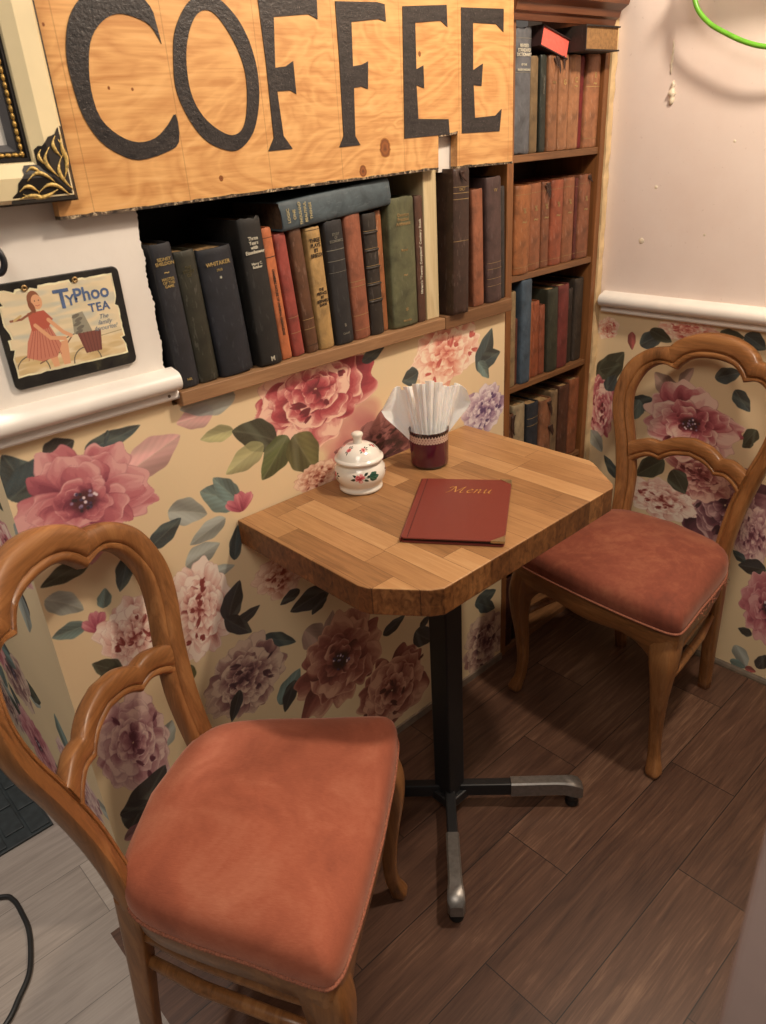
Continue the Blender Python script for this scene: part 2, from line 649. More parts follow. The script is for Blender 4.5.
# where each printed bloom and leaf sits on the wallpaper, in metres on its wall
LEFT=[
 ('blob','pinkblur',0.256,0.812,0.107,0.060,-0.037,-0.009,1),
 ('leaf','dteal',-0.335,0.912,-0.353,0.989,0.7),
 ('leaf','dteal',-0.361,0.922,-0.283,0.971,0.6),
 ('leaf','ddark',-0.3,0.961,-0.252,0.98,0.8),
 ('ball','maroon',0.353,0.762,0.131,0.075,0.033,0.021,3),
 ('leaf','lgreen',0.015,0.916,-0.05,0.918,0.45),
 ('big','redpink',0.196,0.922,0.138,0.100,0.004,0.020,5),
('leaf','dgreen',0.10,0.868,0.012,0.915,0.6),
 ('leaf','green',0.125,0.872,0.058,0.806,0.62),
 ('leaf','olive',0.138,0.868,0.182,0.778,0.75),
 ('leaf','lgreen',0.072,0.872,-0.013,0.842,0.5),
 ('leaf','lav',-0.18,0.904,-0.084,0.937,0.6),
 ('leaf','lav',-0.017,0.961,-0.087,0.957,0.6),
 ('leaf','grey',0.029,0.975,-0.076,0.978,0.5),
 ('leaf','dteal',-0.24,0.961,-0.147,0.973,0.3),
 ('leaf','dteal',-0.199,0.98,-0.21,0.959,0.3),
 ('open','pink',-0.255,0.893,0.112,0.088,-0.004,-0.010,7),
 ('ball','peach',0.566,0.928,0.112,0.080,-0.008,0.003,9),
 ('leaf','dteal',0.663,0.863,0.711,0.953,0.55),
 ('leaf','dteal',0.67,0.877,0.741,0.892,0.6),
 ('leaf','teal',0.663,0.886,0.701,0.839,0.5),
 ('leaf','dteal',0.471,0.909,0.423,0.9,0.8),
 ('leaf','dteal',0.319,0.966,0.382,0.985,0.4),
 ('ball','lilac',0.686,0.764,0.080,0.060,-0.002,0.002,11),
 ('leaf','teal',0.006,0.785,-0.068,0.828,0.7),
 ('leaf','teal',-0.001,0.791,-0.039,0.844,0.6),
 ('bud','rose',0.007,0.779,0.023,0.021,-0.002,0.000,13),
 ('leaf','grey',-0.132,0.814,-0.062,0.783,0.65),
 ('leaf','dteal',-0.176,0.764,-0.111,0.795,0.5),
 ('leaf','grey',-0.029,0.762,-0.105,0.739,0.45),
 ('leaf','grey',-0.12,0.703,-0.048,0.719,0.6),
 ('leaf','grey',-0.088,0.67,-0.026,0.663,0.4),
 ('leaf','dteal',-0.024,0.673,-0.006,0.739,0.4),
 ('leaf','dteal',-0.215,0.767,-0.242,0.709,0.5),
 ('leaf','dgreen',-0.275,0.785,-0.357,0.772,0.4),
 ('leaf','grey',-0.356,0.749,-0.305,0.705,0.6),
 ('leaf','teal',-0.308,0.677,-0.363,0.681,0.55),
 ('leaf','teal',-0.274,0.693,-0.264,0.727,0.7),
 ('bud','rose',-0.293,0.673,0.016,0.021,-0.002,0.002,15),
 ('ball','blush',-0.235,0.622,0.062,0.080,-0.001,-0.005,17),
 ('ball','blush',-0.112,0.603,0.070,0.100,-0.001,0.003,19),
 ('leaf','dgreen',-0.273,0.561,-0.316,0.603,0.6),
 ('leaf','dgreen',-0.274,0.57,-0.314,0.568,0.6),
 ('leaf','olive',-0.151,0.505,-0.171,0.458,0.6),
 ('leaf','grey',-0.243,0.361,-0.208,0.41,0.7),
 ('big','plum',-0.285,0.402,0.070,0.108,-0.001,0.008,21),
 ('leaf','ddark',-0.334,0.226,-0.241,0.322,0.6),
 ('leaf','ddark',-0.343,0.273,-0.285,0.264,0.6),
 ('leaf','plumleaf',-0.348,0.211,-0.295,0.219,0.6),
 ('leaf','ddark',-0.06,0.553,-0.021,0.628,0.55),
 ('leaf','ddark',-0.047,0.539,0.013,0.555,0.4),
 ('leaf','ddark',-0.065,0.565,-0.014,0.505,0.45),
 ('leaf','dteal',0.006,0.48,0.083,0.428,0.35),
 ('ball','redpale',0.083,0.595,0.068,0.049,-0.008,0.004,23),
 ('leaf','ddark',0.185,0.512,0.079,0.505,0.5),
 ('leaf','ddark',0.171,0.508,0.131,0.471,0.6),
 ('leaf','ddark',0.109,0.543,0.058,0.532,0.5),
 ('leaf','mauveleaf',0.109,0.444,0.155,0.38,0.8),
 ('leaf','mauveleaf',0.156,0.392,0.186,0.455,0.5),
 ('big','rust',0.360,0.154,0.115,0.110,-0.022,-0.013,25),
 ('ball','mauve',-0.035,0.409,0.091,0.086,-0.011,0.002,27),
 ('leaf','teal',0.023,0.298,0.084,0.359,0.6),
 ('leaf','ddark',-0.062,0.39,-0.092,0.327,0.4),
 ('leaf','ddark',0.068,0.337,0.032,0.272,0.5),
 ('open','rust',0.205,0.295,0.128,0.129,-0.012,0.022,29),
 ('leaf','ddark',0.322,0.316,0.395,0.334,0.45),
 ('leaf','ddark',0.425,0.269,0.483,0.213,0.7),
 ('leaf','ddark',0.443,0.271,0.479,0.291,0.6),
 ('ball','mauve',0.682,0.086,0.087,0.096,0.003,0.009,31),
 ('leaf','dteal',0.648,0.236,0.735,0.241,0.6),
 ('leaf','dteal',0.661,0.236,0.731,0.184,0.5),
 ('ball','redpale',0.185,0.767,0.054,0.030,0.000,0.003,33),
]
RIGHT=[
 ('leaf','dteal',-0.385,0.899,-0.436,0.872,0.7),
 ('leaf','dteal',-0.128,0.839,-0.191,0.878,0.6),
 ('ball','peach',-0.038,0.867,0.035,0.029,0.008,0.003,41),
 ('ball','peach',-0.254,0.889,0.077,0.032,0.005,0.004,43),
 ('leaf','dgreen',-0.151,0.88,-0.212,0.858,0.5),
 ('leaf','dgreen',-0.327,0.898,-0.386,0.892,0.4),
 ('leaf','dgreen',-0.014,0.726,-0.085,0.814,0.6),
 ('leaf','dgreen',-0.018,0.755,-0.082,0.779,0.6),
 ('leaf','rosy',-0.102,0.869,-0.107,0.823,0.5),
 ('big','pinkmar',-0.024,0.659,0.045,0.091,-0.006,-0.009,45),
 ('leaf','grey',-0.0,0.578,-0.043,0.522,0.6),
 ('leaf','dteal',-0.041,0.703,-0.067,0.75,0.7),
 ('leaf','mauveleaf',-0.236,0.727,-0.176,0.776,0.7),
 ('leaf','mauveleaf',-0.246,0.755,-0.276,0.804,0.5),
 ('leaf','dteal',-0.186,0.69,-0.114,0.695,0.6),
 ('leaf','teal',-0.143,0.695,-0.114,0.633,0.7),
 ('leaf','rosy',-0.116,0.731,-0.147,0.79,0.4),
 ('leaf','dteal',-0.331,0.788,-0.391,0.813,0.6),
 ('leaf','dteal',-0.382,0.768,-0.424,0.722,0.6),
 ('leaf','dgreen',-0.44,0.655,-0.42,0.632,0.8),
 ('leaf','dgreen',-0.447,0.682,-0.423,0.638,0.7),
 ('big','plum2',-0.397,0.462,0.110,0.122,-0.005,0.008,47),
 ('ball','blush',-0.237,0.431,0.101,0.058,0.002,0.001,49),
 ('ball','plumred',-0.325,0.531,0.089,0.067,-0.004,0.001,51),
 ('open','pinkmar',-0.289,0.655,0.126,0.094,0.003,0.006,53),
 ('leaf','dgreen',-0.228,0.547,-0.153,0.482,0.6),
 ('leaf','dgreen',-0.253,0.525,-0.296,0.468,0.8),
 ('leaf','dteal',-0.094,0.456,-0.05,0.515,0.4),
 ('ball','plum',-0.485,0.410,0.046,0.081,0.006,0.001,55),
 ('leaf','ddark',-0.527,0.328,-0.459,0.316,0.7),
 ('leaf','dteal',-0.474,0.331,-0.44,0.353,0.6),
 ('open','pink',-0.547,0.221,0.074,0.104,-0.002,0.003,57),
 ('leaf','ddark',-0.524,0.128,-0.487,0.132,0.7),
 ('leaf','grey',-0.488,0.077,-0.526,0.02,0.6),
 ('leaf','teal',-0.482,0.023,-0.526,0.02,0.6),
 ('leaf','rosy',-0.523,0.019,-0.552,0.021,0.7),
 ('leaf','ddark',-0.553,0.034,-0.567,0.085,0.6),
]
# outlines of the hand-painted letters on the sign, in metres
LET={
 'C':[(-0.013, 1.483), (-0.025, 1.503), (-0.045, 1.512), (-0.068, 1.515), (-0.09, 1.507), (-0.11, 1.488), (-0.12, 1.463), (-0.125, 1.43), (-0.12, 1.398), (-0.1, 1.377), (-0.074, 1.367), (-0.046, 1.371), (-0.024, 1.386), (-0.009, 1.399), (-0.011, 1.364), (-0.035, 1.352), (-0.075, 1.345), (-0.102, 1.353), (-0.127, 1.371), (-0.143, 1.401), (-0.148, 1.436), (-0.148, 1.468), (-0.138, 1.501), (-0.122, 1.523), (-0.103, 1.535), (-0.076, 1.54), (-0.049, 1.538), (-0.026, 1.531), (-0.015, 1.51)],
 'Oo':[(0.011, 1.5), (0.001, 1.465), (-0.002, 1.429), (0.01, 1.394), (0.032, 1.365), (0.064, 1.35), (0.09, 1.35), (0.117, 1.371), (0.133, 1.407), (0.138, 1.447), (0.131, 1.485), (0.115, 1.515), (0.09, 1.537), (0.067, 1.543), (0.037, 1.532)],
 'Oi':[(0.03, 1.494), (0.021, 1.465), (0.02, 1.428), (0.031, 1.4), (0.052, 1.38), (0.078, 1.369), (0.1, 1.378), (0.112, 1.408), (0.116, 1.447), (0.108, 1.478), (0.092, 1.505), (0.075, 1.522), (0.059, 1.524), (0.044, 1.515)],
 'F':[(0.153, 1.547), (0.263, 1.555), (0.261, 1.521), (0.244, 1.527), (0.178, 1.521), (0.171, 1.456), (0.191, 1.458), (0.206, 1.465), (0.206, 1.421), (0.195, 1.426), (0.17, 1.425), (0.173, 1.364), (0.188, 1.345), (0.141, 1.344), (0.154, 1.362), (0.155, 1.466)],
 'G':[(0.299, 1.546), (0.387, 1.549), (0.405, 1.547), (0.406, 1.523), (0.389, 1.526), (0.33, 1.52), (0.327, 1.459), (0.346, 1.461), (0.361, 1.466), (0.357, 1.426), (0.343, 1.43), (0.326, 1.428), (0.322, 1.357), (0.332, 1.343), (0.285, 1.342), (0.296, 1.358), (0.299, 1.467)],
 'E':[(0.446, 1.546), (0.555, 1.553), (0.556, 1.52), (0.539, 1.529), (0.475, 1.524), (0.474, 1.455), (0.492, 1.461), (0.492, 1.426), (0.473, 1.431), (0.475, 1.378), (0.555, 1.375), (0.557, 1.35), (0.438, 1.348)],
 'H':[(0.593, 1.551), (0.713, 1.554), (0.713, 1.517), (0.691, 1.529), (0.625, 1.529), (0.625, 1.454), (0.653, 1.465), (0.649, 1.428), (0.626, 1.43), (0.63, 1.375), (0.691, 1.377), (0.71, 1.388), (0.704, 1.349), (0.592, 1.35)],
}

# ------------------------------------------------------------------ camera, light
cam = bpy.data.cameras.new('camera')
cam_o = bpy.data.objects.new('camera', cam)
COL.objects.link(cam_o)
cr = Vector((0.72915205, -0.6817842, -0.05922494)); cu = Vector((0.34604675, 0.2926545, 0.89140619)); cf = Vector((0.5904142, 0.67046525, -0.44931884))
Mc = Matrix((cr, cu, -cf)).transposed().to_4x4()
Mc.translation = (-0.60844695, -1.08519531, 1.35538512)
cam_o.matrix_world = Mc
cam.sensor_fit = 'VERTICAL'
cam.sensor_height = 24.
cam.lens = 747.2652 / 1024 * 24
cam.clip_start = .02
cam.dof.use_dof = True
cam.dof.focus_distance = 1.45
cam.dof.aperture_fstop = 5.2
SC.camera = cam_o
SC.view_settings.view_transform = 'Standard'
SC.view_settings.look = 'None'
SC.view_settings.exposure = 0.0


def lamp(name, typ, loc, energy, col, size, target=None, **kw):
    l = bpy.data.lights.new(name, typ)
    l.energy = energy
    l.color = col
    if typ == 'AREA':
        l.shape = 'DISK'
        l.size = size
    else:
        l.shadow_soft_size = size
    for k, v in kw.items():
        setattr(l, k, v)
    o = bpy.data.objects.new(name, l)
    COL.objects.link(o)
    o.location = loc
    if target is not None:
        o.rotation_euler = (Vector(target) - Vector(loc)).to_track_quat('-Z', 'Y').to_euler()
    return o


lamp('pendant_bulb', 'POINT', (.66, -.86, 2.22), 72, (1., .84, .66), .06)
lamp('left_wall_fill', 'AREA', (-.95, -1.25, 2.5), 17, (1., .89, .76), .9, (-.1, -.1, .9))  # added soft fill that lifts the left wall, not a known lamp
lamp('hall_floor_fill', 'SPOT', (-.72, .25, 2.5), 105, (1., .92, .84), .10, (-.62, .1, 0), spot_size=math.radians(44), spot_blend=.7)  # added spot to brighten the hall floor, no known fitting
W = bpy.data.worlds.new('room_glow')
SC.world = W
W.use_nodes = True
W.node_tree.nodes['Background'].inputs[0].default_value = (1., .86, .74, 1)
W.node_tree.nodes['Background'].inputs[1].default_value = .118

# ------------------------------------------------------------------ the setting
t = NT('dark_oak_vinyl')
MATS.clear()
floor_m = plank_material('brown_oak_floor', 0, 1, .675, .15, (.301, -.54), -.421,
                         [(.05, (42, 27, 20)), (.35, (74, 50, 39)), (.6, (96, 68, 53)), (.95, (140, 108, 86))], seam=(30, 20, 16), seamw=.001, rough=.40, grainamp=.46, spread=.22)
grey_m = plank_material('grey_oak_floor', 0, 1, .9, .15, (.1, -.54), -.35,
                        [(.05, (104, 95, 88)), (.4, (146, 135, 126)), (.65, (166, 155, 145)), (.95, (194, 184, 174))], seam=(110, 101, 94), seamw=.0008, rough=.40, grainamp=.30, spread=.2)
structure(MB().box((-.42, -3.2, -.02), (XR + .05, .0137, 0)).box((.70, .0137, -.02), (XR + .05, .2, 0)).build('floor', floor_m))
structure(MB().box((-2.4, -3.2, -.02), (-.42, 2.4, 0)).box((-.42, .0137, -.02), (-.34, 2.4, 0)).build('floor_hall', grey_m))

LEFT_EXTRA = random_paper(-.36, .75, .95, 3, 5)
cvL = paper_canvas(-.364, .77, 1.02, LEFT, [], 1)
imgL = cvL.image('peony_wallpaper_front')
RIGHT_EXTRA = random_paper(-2.6, -.7, .9, 5, 34)
cvR = paper_canvas(-2.6, .25, .95, RIGHT, RIGHT_EXTRA, 2)
imgR = cvR.image('peony_wallpaper_side')
cvH = paper_canvas(0, 1.2, 1.02, random_paper(0, 1.2, 1., 9, 22), [], 4)
imgH = cvH.image('peony_wallpaper_return')


def wall_material(name, img, cv, axis, ztop, plaster_cols, img2=None, cv2=None):
    """printed paper below ztop, painted plaster above"""
    t = NT(name)
    c = t.coord()
    x, y, z = t.sep(c)

    def pic(im, can, a):
        u = t.math('DIVIDE', t.math('SUBTRACT', a, can.a0), can.w / can.ppm)
        v = t.math('DIVIDE', t.math('SUBTRACT', z, can.b0), can.h / can.ppm)
        return t.image(im, t.comb(u, v))
    p = pic(img, cv, x if axis == 0 else y)
    if img2 is not None:
        nx = t.math('ABSOLUTE', t.sep(t.node('NewGeometry').outputs['Normal'])[0])
        p = t.mix(t.math('GREATER_THAN', nx, .5), p, pic(img2, cv2, y))
    n1 = t.noise(c, 6., 5., .6)
    n2 = t.noise(c, 90., 4., .6)
    pl = t.ramp(n1, [(.3, plaster_cols[0]), (.7, plaster_cols[1])])
    pl = t.mix(t.math('MULTIPLY', t.math('GREATER_THAN', n2, .69), .5), pl, lin(plaster_cols[2]))
    up = t.math('GREATER_THAN', z, ztop)
    weave = t.noise(c, 420., 2., .5)
    p = t.mix(t.math('MULTIPLY', weave, .10), p, lin((214, 176, 128)))
    t.set(Base_Color=t.mix(up, p, pl), Roughness=t.math('ADD', .62, t.math('MULTIPLY', up, -.14)))
    t.bump(t.math('ADD', t.math('MULTIPLY', n2, .5), t.math('MULTIPLY', n1, .6)), .18, .002)
    MATS[name] = t.m
    return t.m


front_m = wall_material('back_wall_paper_and_plaster', imgL, cvL, 0, 1.012, ((226, 218, 208), (238, 231, 222), (212, 202, 190)))
side_m = wall_material('right_wall_paper_and_plaster', imgR, cvR, 1, .935, ((236, 218, 208), (243, 228, 219), (220, 200, 188)))
corner_m = wall_material('return_wall_paper', imgL, cvL, 0, 1.012, ((226, 218, 208), (238, 231, 222), (212, 202, 190)), imgH, cvH)

R = np.random.default_rng(5)
jag = [(-.0865 + R.normal(0, .0009) + .0022 * math.sin(z * 70) * math.sin(z * 31), z) for z in np.linspace(1.0, 1.33, 90)]
wb = MB()
wb.box((-.345, 0, 0), (.757, .2, .988))
wb.prism([(-.345, .988), (-.0865, .988)] + jag + [(.757, 1.33), (.757, 2.5), (-.345, 2.5)], lambda a, b, d: (a, d, b), 0, .02)
wb.box((-.345, .02, .988), (-.0865, .2, 2.5))
wb.box((-.0865, .02, 1.33), (.757, .2, 2.5))
wb.box((.757, 0, 1.64), (XR, .2, 2.5))
wb.box((.546, -.001, 1.285), (.606, .02, 1.345))
structure(wb.build('wall_back', front_m))
structure(MB().box((-.3635, 0, 0), (-.345, 2.3, 2.5)).build('wall_left', corner_m))
structure(MB().box((XR, -2.6, 0), (XR + .05, .25, 2.5)).build('wall_right', side_m))
dark_m = plain('niche_shade_lining', (34, 27, 24), .8)  # dark sheets added to colour in the shade inside the niche
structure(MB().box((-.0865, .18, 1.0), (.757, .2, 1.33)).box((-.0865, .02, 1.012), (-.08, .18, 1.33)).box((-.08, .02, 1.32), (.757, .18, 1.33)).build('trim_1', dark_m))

gloss_m = plain('white_gloss_paint', (238, 232, 224), .38, .03, 12.)


def rail_profile(h):
    pr = [(0, 0), (.012, 0), (.014, .003), (.013, .010), (.010, .013), (.018, .016)]
    pr += [(.018 + .014 * math.sin(a), .031 - .015 * math.cos(a)) for a in np.linspace(.25, PI * .93, 9)]
    pr += [(.012, .0475), (.006, h), (0, h)]
    return pr


def run_profile(prof, z0, fn, a, b):
    return MB().loft([[fn(s, d, z0 + z) for d, z in prof] for s in (a, b)])


o = run_profile(rail_profile(.049), 1.001, lambda s, d, z: (s, -d, z), -.3635, -.078).build('trim_2', gloss_m, smooth=True, angle=40)
structure(o)
sc = MB()
for x, z in ((-.096, 1.009), (-.36, 1.012)):
    sc.lathe([(.0025, 0), (.0025, .002), (.0001, .0026)], 12, (0, 0, 0), Matrix.Translation((x, -.0118, z)) @ Matrix.Rotation(PI / 2, 4, 'X'))
sc.build('screw', plain('dull_steel', (120, 110, 100), .4, metal=1.), o)
structure(run_profile(rail_profile(.051), .914, lambda s, d, z: (XR - d, s, z), -2.6, -.016).build('trim_3', gloss_m, smooth=True, angle=40))
skirt_m = plain('grubby_skirting', (128, 112, 98), .6)
structure(MB().box((-.3635, -.006, 0), (.757, 0, .02)).build('baseboard_back', skirt_m))
structure(run_profile([(0, 0), (.012, 0), (.011, .004), (.007, .009), (.003, .012), (0, .013)], 0, lambda s, d, z: (XR - d, s, z), -2.6, .0).build('baseboard_right', plain('dark_floor_seal', (92, 78, 64), .5)))

# cream timber post dividing the wall niche, and the cream filler strip beside the bookcase
post_m = wood('cream_painted_pine', (176, 150, 108), (212, 192, 150), (226, 210, 174), 2, .6, .5)
structure(MB().box((.500, -.004, 1.0115), (.536, .17, 1.32)).build('trim_4', post_m, bevel=.002))
fil = MB()
zz = np.linspace(0, 1.58, 60)
ring = []
for z in zz:
    e = XR - .001
    w = .021 + R.normal(0, .0012)
    ring.append([(e - w, -.004, z), (e, -.004 + R.normal(0, .001), z), (e, .02, z), (e - w, .02, z)])
fil.loft(ring)
structure(fil.build('trim_5', plain('cream_filler', (214, 186, 142), .7, .08, 30., bump=.3)))

# dried drips and lumps of filler on the plaster of the right-hand wall
dr = MB()
for (y, z0, z1, w) in ((-.147, 1.378, 1.424, .0075), (-.139, 1.437, 1.50, .0032)):
    rings = []
    for k in range(12):
        q = k / 11
        z = z0 + (z1 - z0) * q
        rr = w * (.2 + .7 * math.sin(PI * min(1, q * .94 + .03)) ** .5) * (1 + R.normal(0, .2))
        yy = y + R.normal(0, .0007)
        rings.append([(XR + .001, yy - rr, z), (XR - rr * .7, yy - rr * .5, z), (XR - rr * .8, yy + rr * .5, z), (XR + .001, yy + rr, z)])
    dr.loft(rings)
for (y, z, r) in ((-.105, 1.09, .007), (-.13, 1.21, .004), (-.26, 1.11, .003), (-.30, 1.3, .003)):
    dr.lathe([(r, 0), (r * .8, r * .10), (.0001, r * .16)], 12, (0, 0, 0), Matrix.Translation((XR, y, z)) @ Matrix.Rotation(-PI / 2, 4, 'Y'))
structure(dr.build('trim_6', plain('cream_paint_drip', (232, 216, 192), .35), smooth=True))

# ------------------------------------------------------------------ bookcase built into the corner
oak_b = wood('bookcase_oak', (80, 52, 32), (126, 86, 54), (156, 112, 72), 0, .45, .8)
oak_v = wood('bookcase_oak_upright', (84, 50, 26), (134, 86, 48), (160, 106, 62), 2, .45, .8)
bc = thing('bookcase', 'tall brown wooden bookcase set into the corner beside the wallpapered wall', 'bookcase', (.94, .1, 0))
bo = (.94, .1, 0)


def bpart(name, lo, hi, m=oak_b, bevel=.0015):
    return MB().box(tuple(a - b for a, b in zip(lo, bo)), tuple(a - b for a, b in zip(hi, bo))).build(name, m, bc, bevel=bevel)


bpart('side_panel', (.758, .0, 0), (.780, .19, 1.545), oak_v)
bpart('side_panel', (1.104, .0, 0), (1.1235, .19, 1.545), oak_v)
bpart('back_panel', (.780, .182, 0), (1.104, .19, 1.545), plain('bookcase_back', (74, 46, 28), .6))
for z0, z1 in ((1.286, 1.301), (1.039, 1.053), (.777, .791), (.517, .531), (.262, .276), (.0, .02)):
    bpart('shelf', (.780, .004, z0), (1.104, .182, z1))
cor = [(.0, 1.541), (.006, 1.541), (.010, 1.552), (.016, 1.556), (.020, 1.568), (.036, 1.578), (.040, 1.590), (.036, 1.602), (.0, 1.606)]
cm = MB()
fr = [[(.757 - bo[0], -d - bo[1], z) for d, z in cor], [(1.121 + d * .12 - bo[0], -d - bo[1], z) for d, z in cor],
      [(1.121 + d * .12 - bo[0], .19 - bo[1], z) for d, z in cor]]
fr = [[(min(x, XR - .001 - bo[0]), y, z) for x, y, z in r] for r in fr]
cm.loft(fr)
cm.build('cornice', wood('cornice_mahogany', (70, 36, 20), (112, 64, 38), (142, 88, 54), 0, .35, .8), bc, smooth=True, angle=30)

# ------------------------------------------------------------------ shelves of the wall niche
shelf_m = wood('niche_shelf_pine', (116, 84, 58), (154, 116, 82), (184, 146, 108), 0, .5, .7)
o = MB().box((-.0785, -.02, .9885), (.5365, .178, 1.0115)).build('wall_shelf', shelf_m, bevel=.0015, origin=(.22, 0, .9885))
tag(o, 'long wooden niche shelf directly under the row of hardbacks left of the cream post', 'shelf')
o = MB().box((.5375, -.02, .986), (.7575, .178, 1.013)).build('wall_shelf', wood('niche_shelf_dark', (86, 58, 38), (126, 90, 60), (150, 112, 78), 0, .5, .7), bevel=.0015, origin=(.65, 0, .986))
tag(o, 'short brown niche shelf right of the cream post, beside the bookcase', 'shelf')

# ------------------------------------------------------------------ books
GOLD = plain('gold_tooling', (190, 164, 106), .4, .1, metal=.3)
INK = plain('dark_ink', (52, 40, 30), .7)
PALE = plain('pale_lettering', (206, 200, 180), .6)
DULL = plain('worn_gilt_lettering', (150, 124, 82), .6)
GREYL = plain('faded_grey_lettering', (120, 116, 104), .6)


def cover_material(name, col, style='cloth'):
    if name in MATS:
        return MATS[name]
    lum = sum(col) / 3
    dk = .94 if lum > 85 else .78
    col = tuple((v * .82 + lum * .18) * dk for v in col)
    t = NT(name)
    c = t.coord()
    n1 = t.noise(c, 22., 5., .65, .4)
    n2 = t.noise(t.scale(c, (160., 160., 40.)), 1., 4., .6)
    d = tuple(v * .72 for v in col)
    l = tuple(min(255, v * 1.18 + 4) for v in col)
    base = t.ramp(n1, [(.3, d), (.52, col), (.75, l)])
    worn = tuple(min(255, v * .8 + 62) for v in col)
    amt = {'cloth': .18, 'leather': .34, 'marble': .9}[style]
    base = t.mix(t.math('MULTIPLY', t.math('GREATER_THAN', n2, .62), amt), base, lin(worn))
    if style == 'leather':
        n3 = t.noise(t.scale(c, (90., 90., 12.)), 1., 4., .7, 1.)
        base = t.mix(t.math('MULTIPLY', t.math('GREATER_THAN', n3, .6), .3), base, lin(tuple(v * .45 for v in col)))
    t.set(Base_Color=base, Roughness={'cloth': .62, 'leather': .5, 'marble': .55}[style])
    t.bump(n2, .2, .001)
    MATS[name] = t.m
    return t.m


PAGES = plain('aged_page_block', (142, 112, 74), .85, .22, 120.)
PAGESD = plain('brown_page_block', (84, 62, 44), .85, .2, 120.)


def cover_mesh(w, h, d, bulge, th, fray, seed):
    """hard case: two boards and a rounded spine, one continuous shell"""
    R = np.random.default_rng(seed)
    n = 9
    out = [(-w / 2, d)] + [(-w / 2, d * k) for k in (.6, .25, .04)]
    inn = [(-w / 2 + th, d)] + [(-w / 2 + th, d * k) for k in (.6, .25, .05)]
    for k in range(n):
        a = PI * k / (n - 1)
        out.append((-w / 2 * math.cos(a) * .995, -bulge * math.sin(a)))
        inn.append((-(w / 2 - th) * math.cos(a), th * 1.2 - bulge * math.sin(a) * .8))
    out += [(w / 2, d * k) for k in (.04, .25, .6)] + [(w / 2, d)]
    inn += [(w / 2 - th, d * k) for k in (.05, .25, .6)] + [(w / 2 - th, d)]
    L = len(out)
    rings = []
    zs = [0, .004, .04 * h, .5 * h, .95 * h, h - .004, h]
    vs, fs = [], []
    for zi, z in enumerate(zs):
        for k in range(L):
            jz = R.normal(0, fray) if zi in (0, len(zs) - 1) and 3 < k < L - 4 else 0
            e = .0012 if zi in (0, len(zs) - 1) else 0
            x, y = out[k]
            vs.append((x * (1 - e / max(w, .01)), y + (e if 3 < k < L - 4 else 0), max(0., z + jz) if zi == 0 else z + jz))
        for k in range(L):
            vs.append((inn[k][0], inn[k][1], z))
    S = 2 * L
    for zi in range(len(zs) - 1):
        for k in range(L - 1):
            a, b = zi * S + k, (zi + 1) * S + k
            fs.append((a, a + 1, b + 1, b))
            fs.append((a + L, b + L, b + L + 1, a + L + 1))
        for k in (0, L - 1):
            a, b = zi * S + k, (zi + 1) * S + k
            fs.append((a, b, b + L, a + L))
    for zi in (0, len(zs) - 1):
        for k in range(L - 1):
            a = zi * S + k
            fs.append((a, a + L, a + L + 1, a + 1))
    return MB().add(vs, fs)


NB = 0


def book(x, z, w, h, lean, y, d, col, label, group, style='cloth', titles=(), bands=(), raised=(), pages=None, bulge=None, M=None, fray=.0006, yaw=0., torn=None):
    global NB
    NB += 1
    w -= .0012
    e = thing('hardback_book', label, 'book', group=group)
    if M is None:
        le = math.radians(lean)
        M = Matrix.Translation((x, y, z + abs(math.sin(le)) * w / 2 + .0004)) @ Matrix.Rotation(le, 4, 'Y') @ Matrix.Rotation(math.radians(yaw), 4, 'Z')
    e.matrix_world = M
    bulge = bulge if bulge is not None else min(.006, w * .13)
    cov = cover_mesh(w, h, d, bulge, .0026, fray, NB)
    for zz in raised:
        ring = []
        for k in range(13):
            a = PI * k / 12
            ring.append((-w / 2 * math.cos(a), -(bulge + .0004) * math.sin(a) - .0002, h * zz))
        cov.tube(ring, .0019, 8)
    cov.build('cover', cover_material('cover_%d_%d_%d_%s' % (*col, style), col, style), e, smooth=True, angle=50)
    MB().box((-w / 2 + .003, .005, .0035), (w / 2 - .003, d - .004, h - .0045)).build('page_block', pages or PAGES, e)
    for i, (b0, thk, mt) in enumerate(bands):
        ring0 = []
        rings = []
        for k in range(13):
            a = PI * k / 12
            px_, py_ = -w / 2 * math.cos(a) * .995, -(bulge + .0003) * math.sin(a) - .0002
            rings.append([(px_, py_, h * b0), (px_, py_ + .0004, h * b0), (px_, py_ + .0004, h * b0 + thk), (px_, py_, h * b0 + thk)])
        MB().loft(rings).build('spine_line', mt, e)
    for tt in titles:
        s, size, zr, vert, mt = tt[:5]
        sx = tt[5] if len(tt) > 5 else 1.
        base = Matrix.Translation((0, -bulge - .0004, h * zr)) @ Matrix.Rotation(PI / 2, 4, 'X')
        if vert:
            base = base @ Matrix.Rotation(PI / 2 * vert, 4, 'Z')
        text_obj('title_lettering', s, size, mt, e, base, sx=sx)
    if torn:
        R = np.random.default_rng(NB)
        for (u, zt, ln, wd) in torn:
            pts = []
            for k in range(7):
                q = k / 6
                ww = wd * (1 - q) ** .6 * R.uniform(.7, 1.1)
                cx = u * w + .003 * math.sin(q * 4 + NB)
                yy = -bulge - .001 - .006 * q * q
                pts.append([(cx - ww, yy, h * zt - ln * q), (cx + ww, yy - .0008, h * zt - ln * q * .95), (cx + ww, yy - .0016, h * zt - ln * q * .95), (cx - ww, yy - .001, h * zt - ln * q)])
            MB().loft(pts).build('torn_flap', plain('torn_leather_flap', (60, 36, 24), .7), e, smooth=True)
    return e


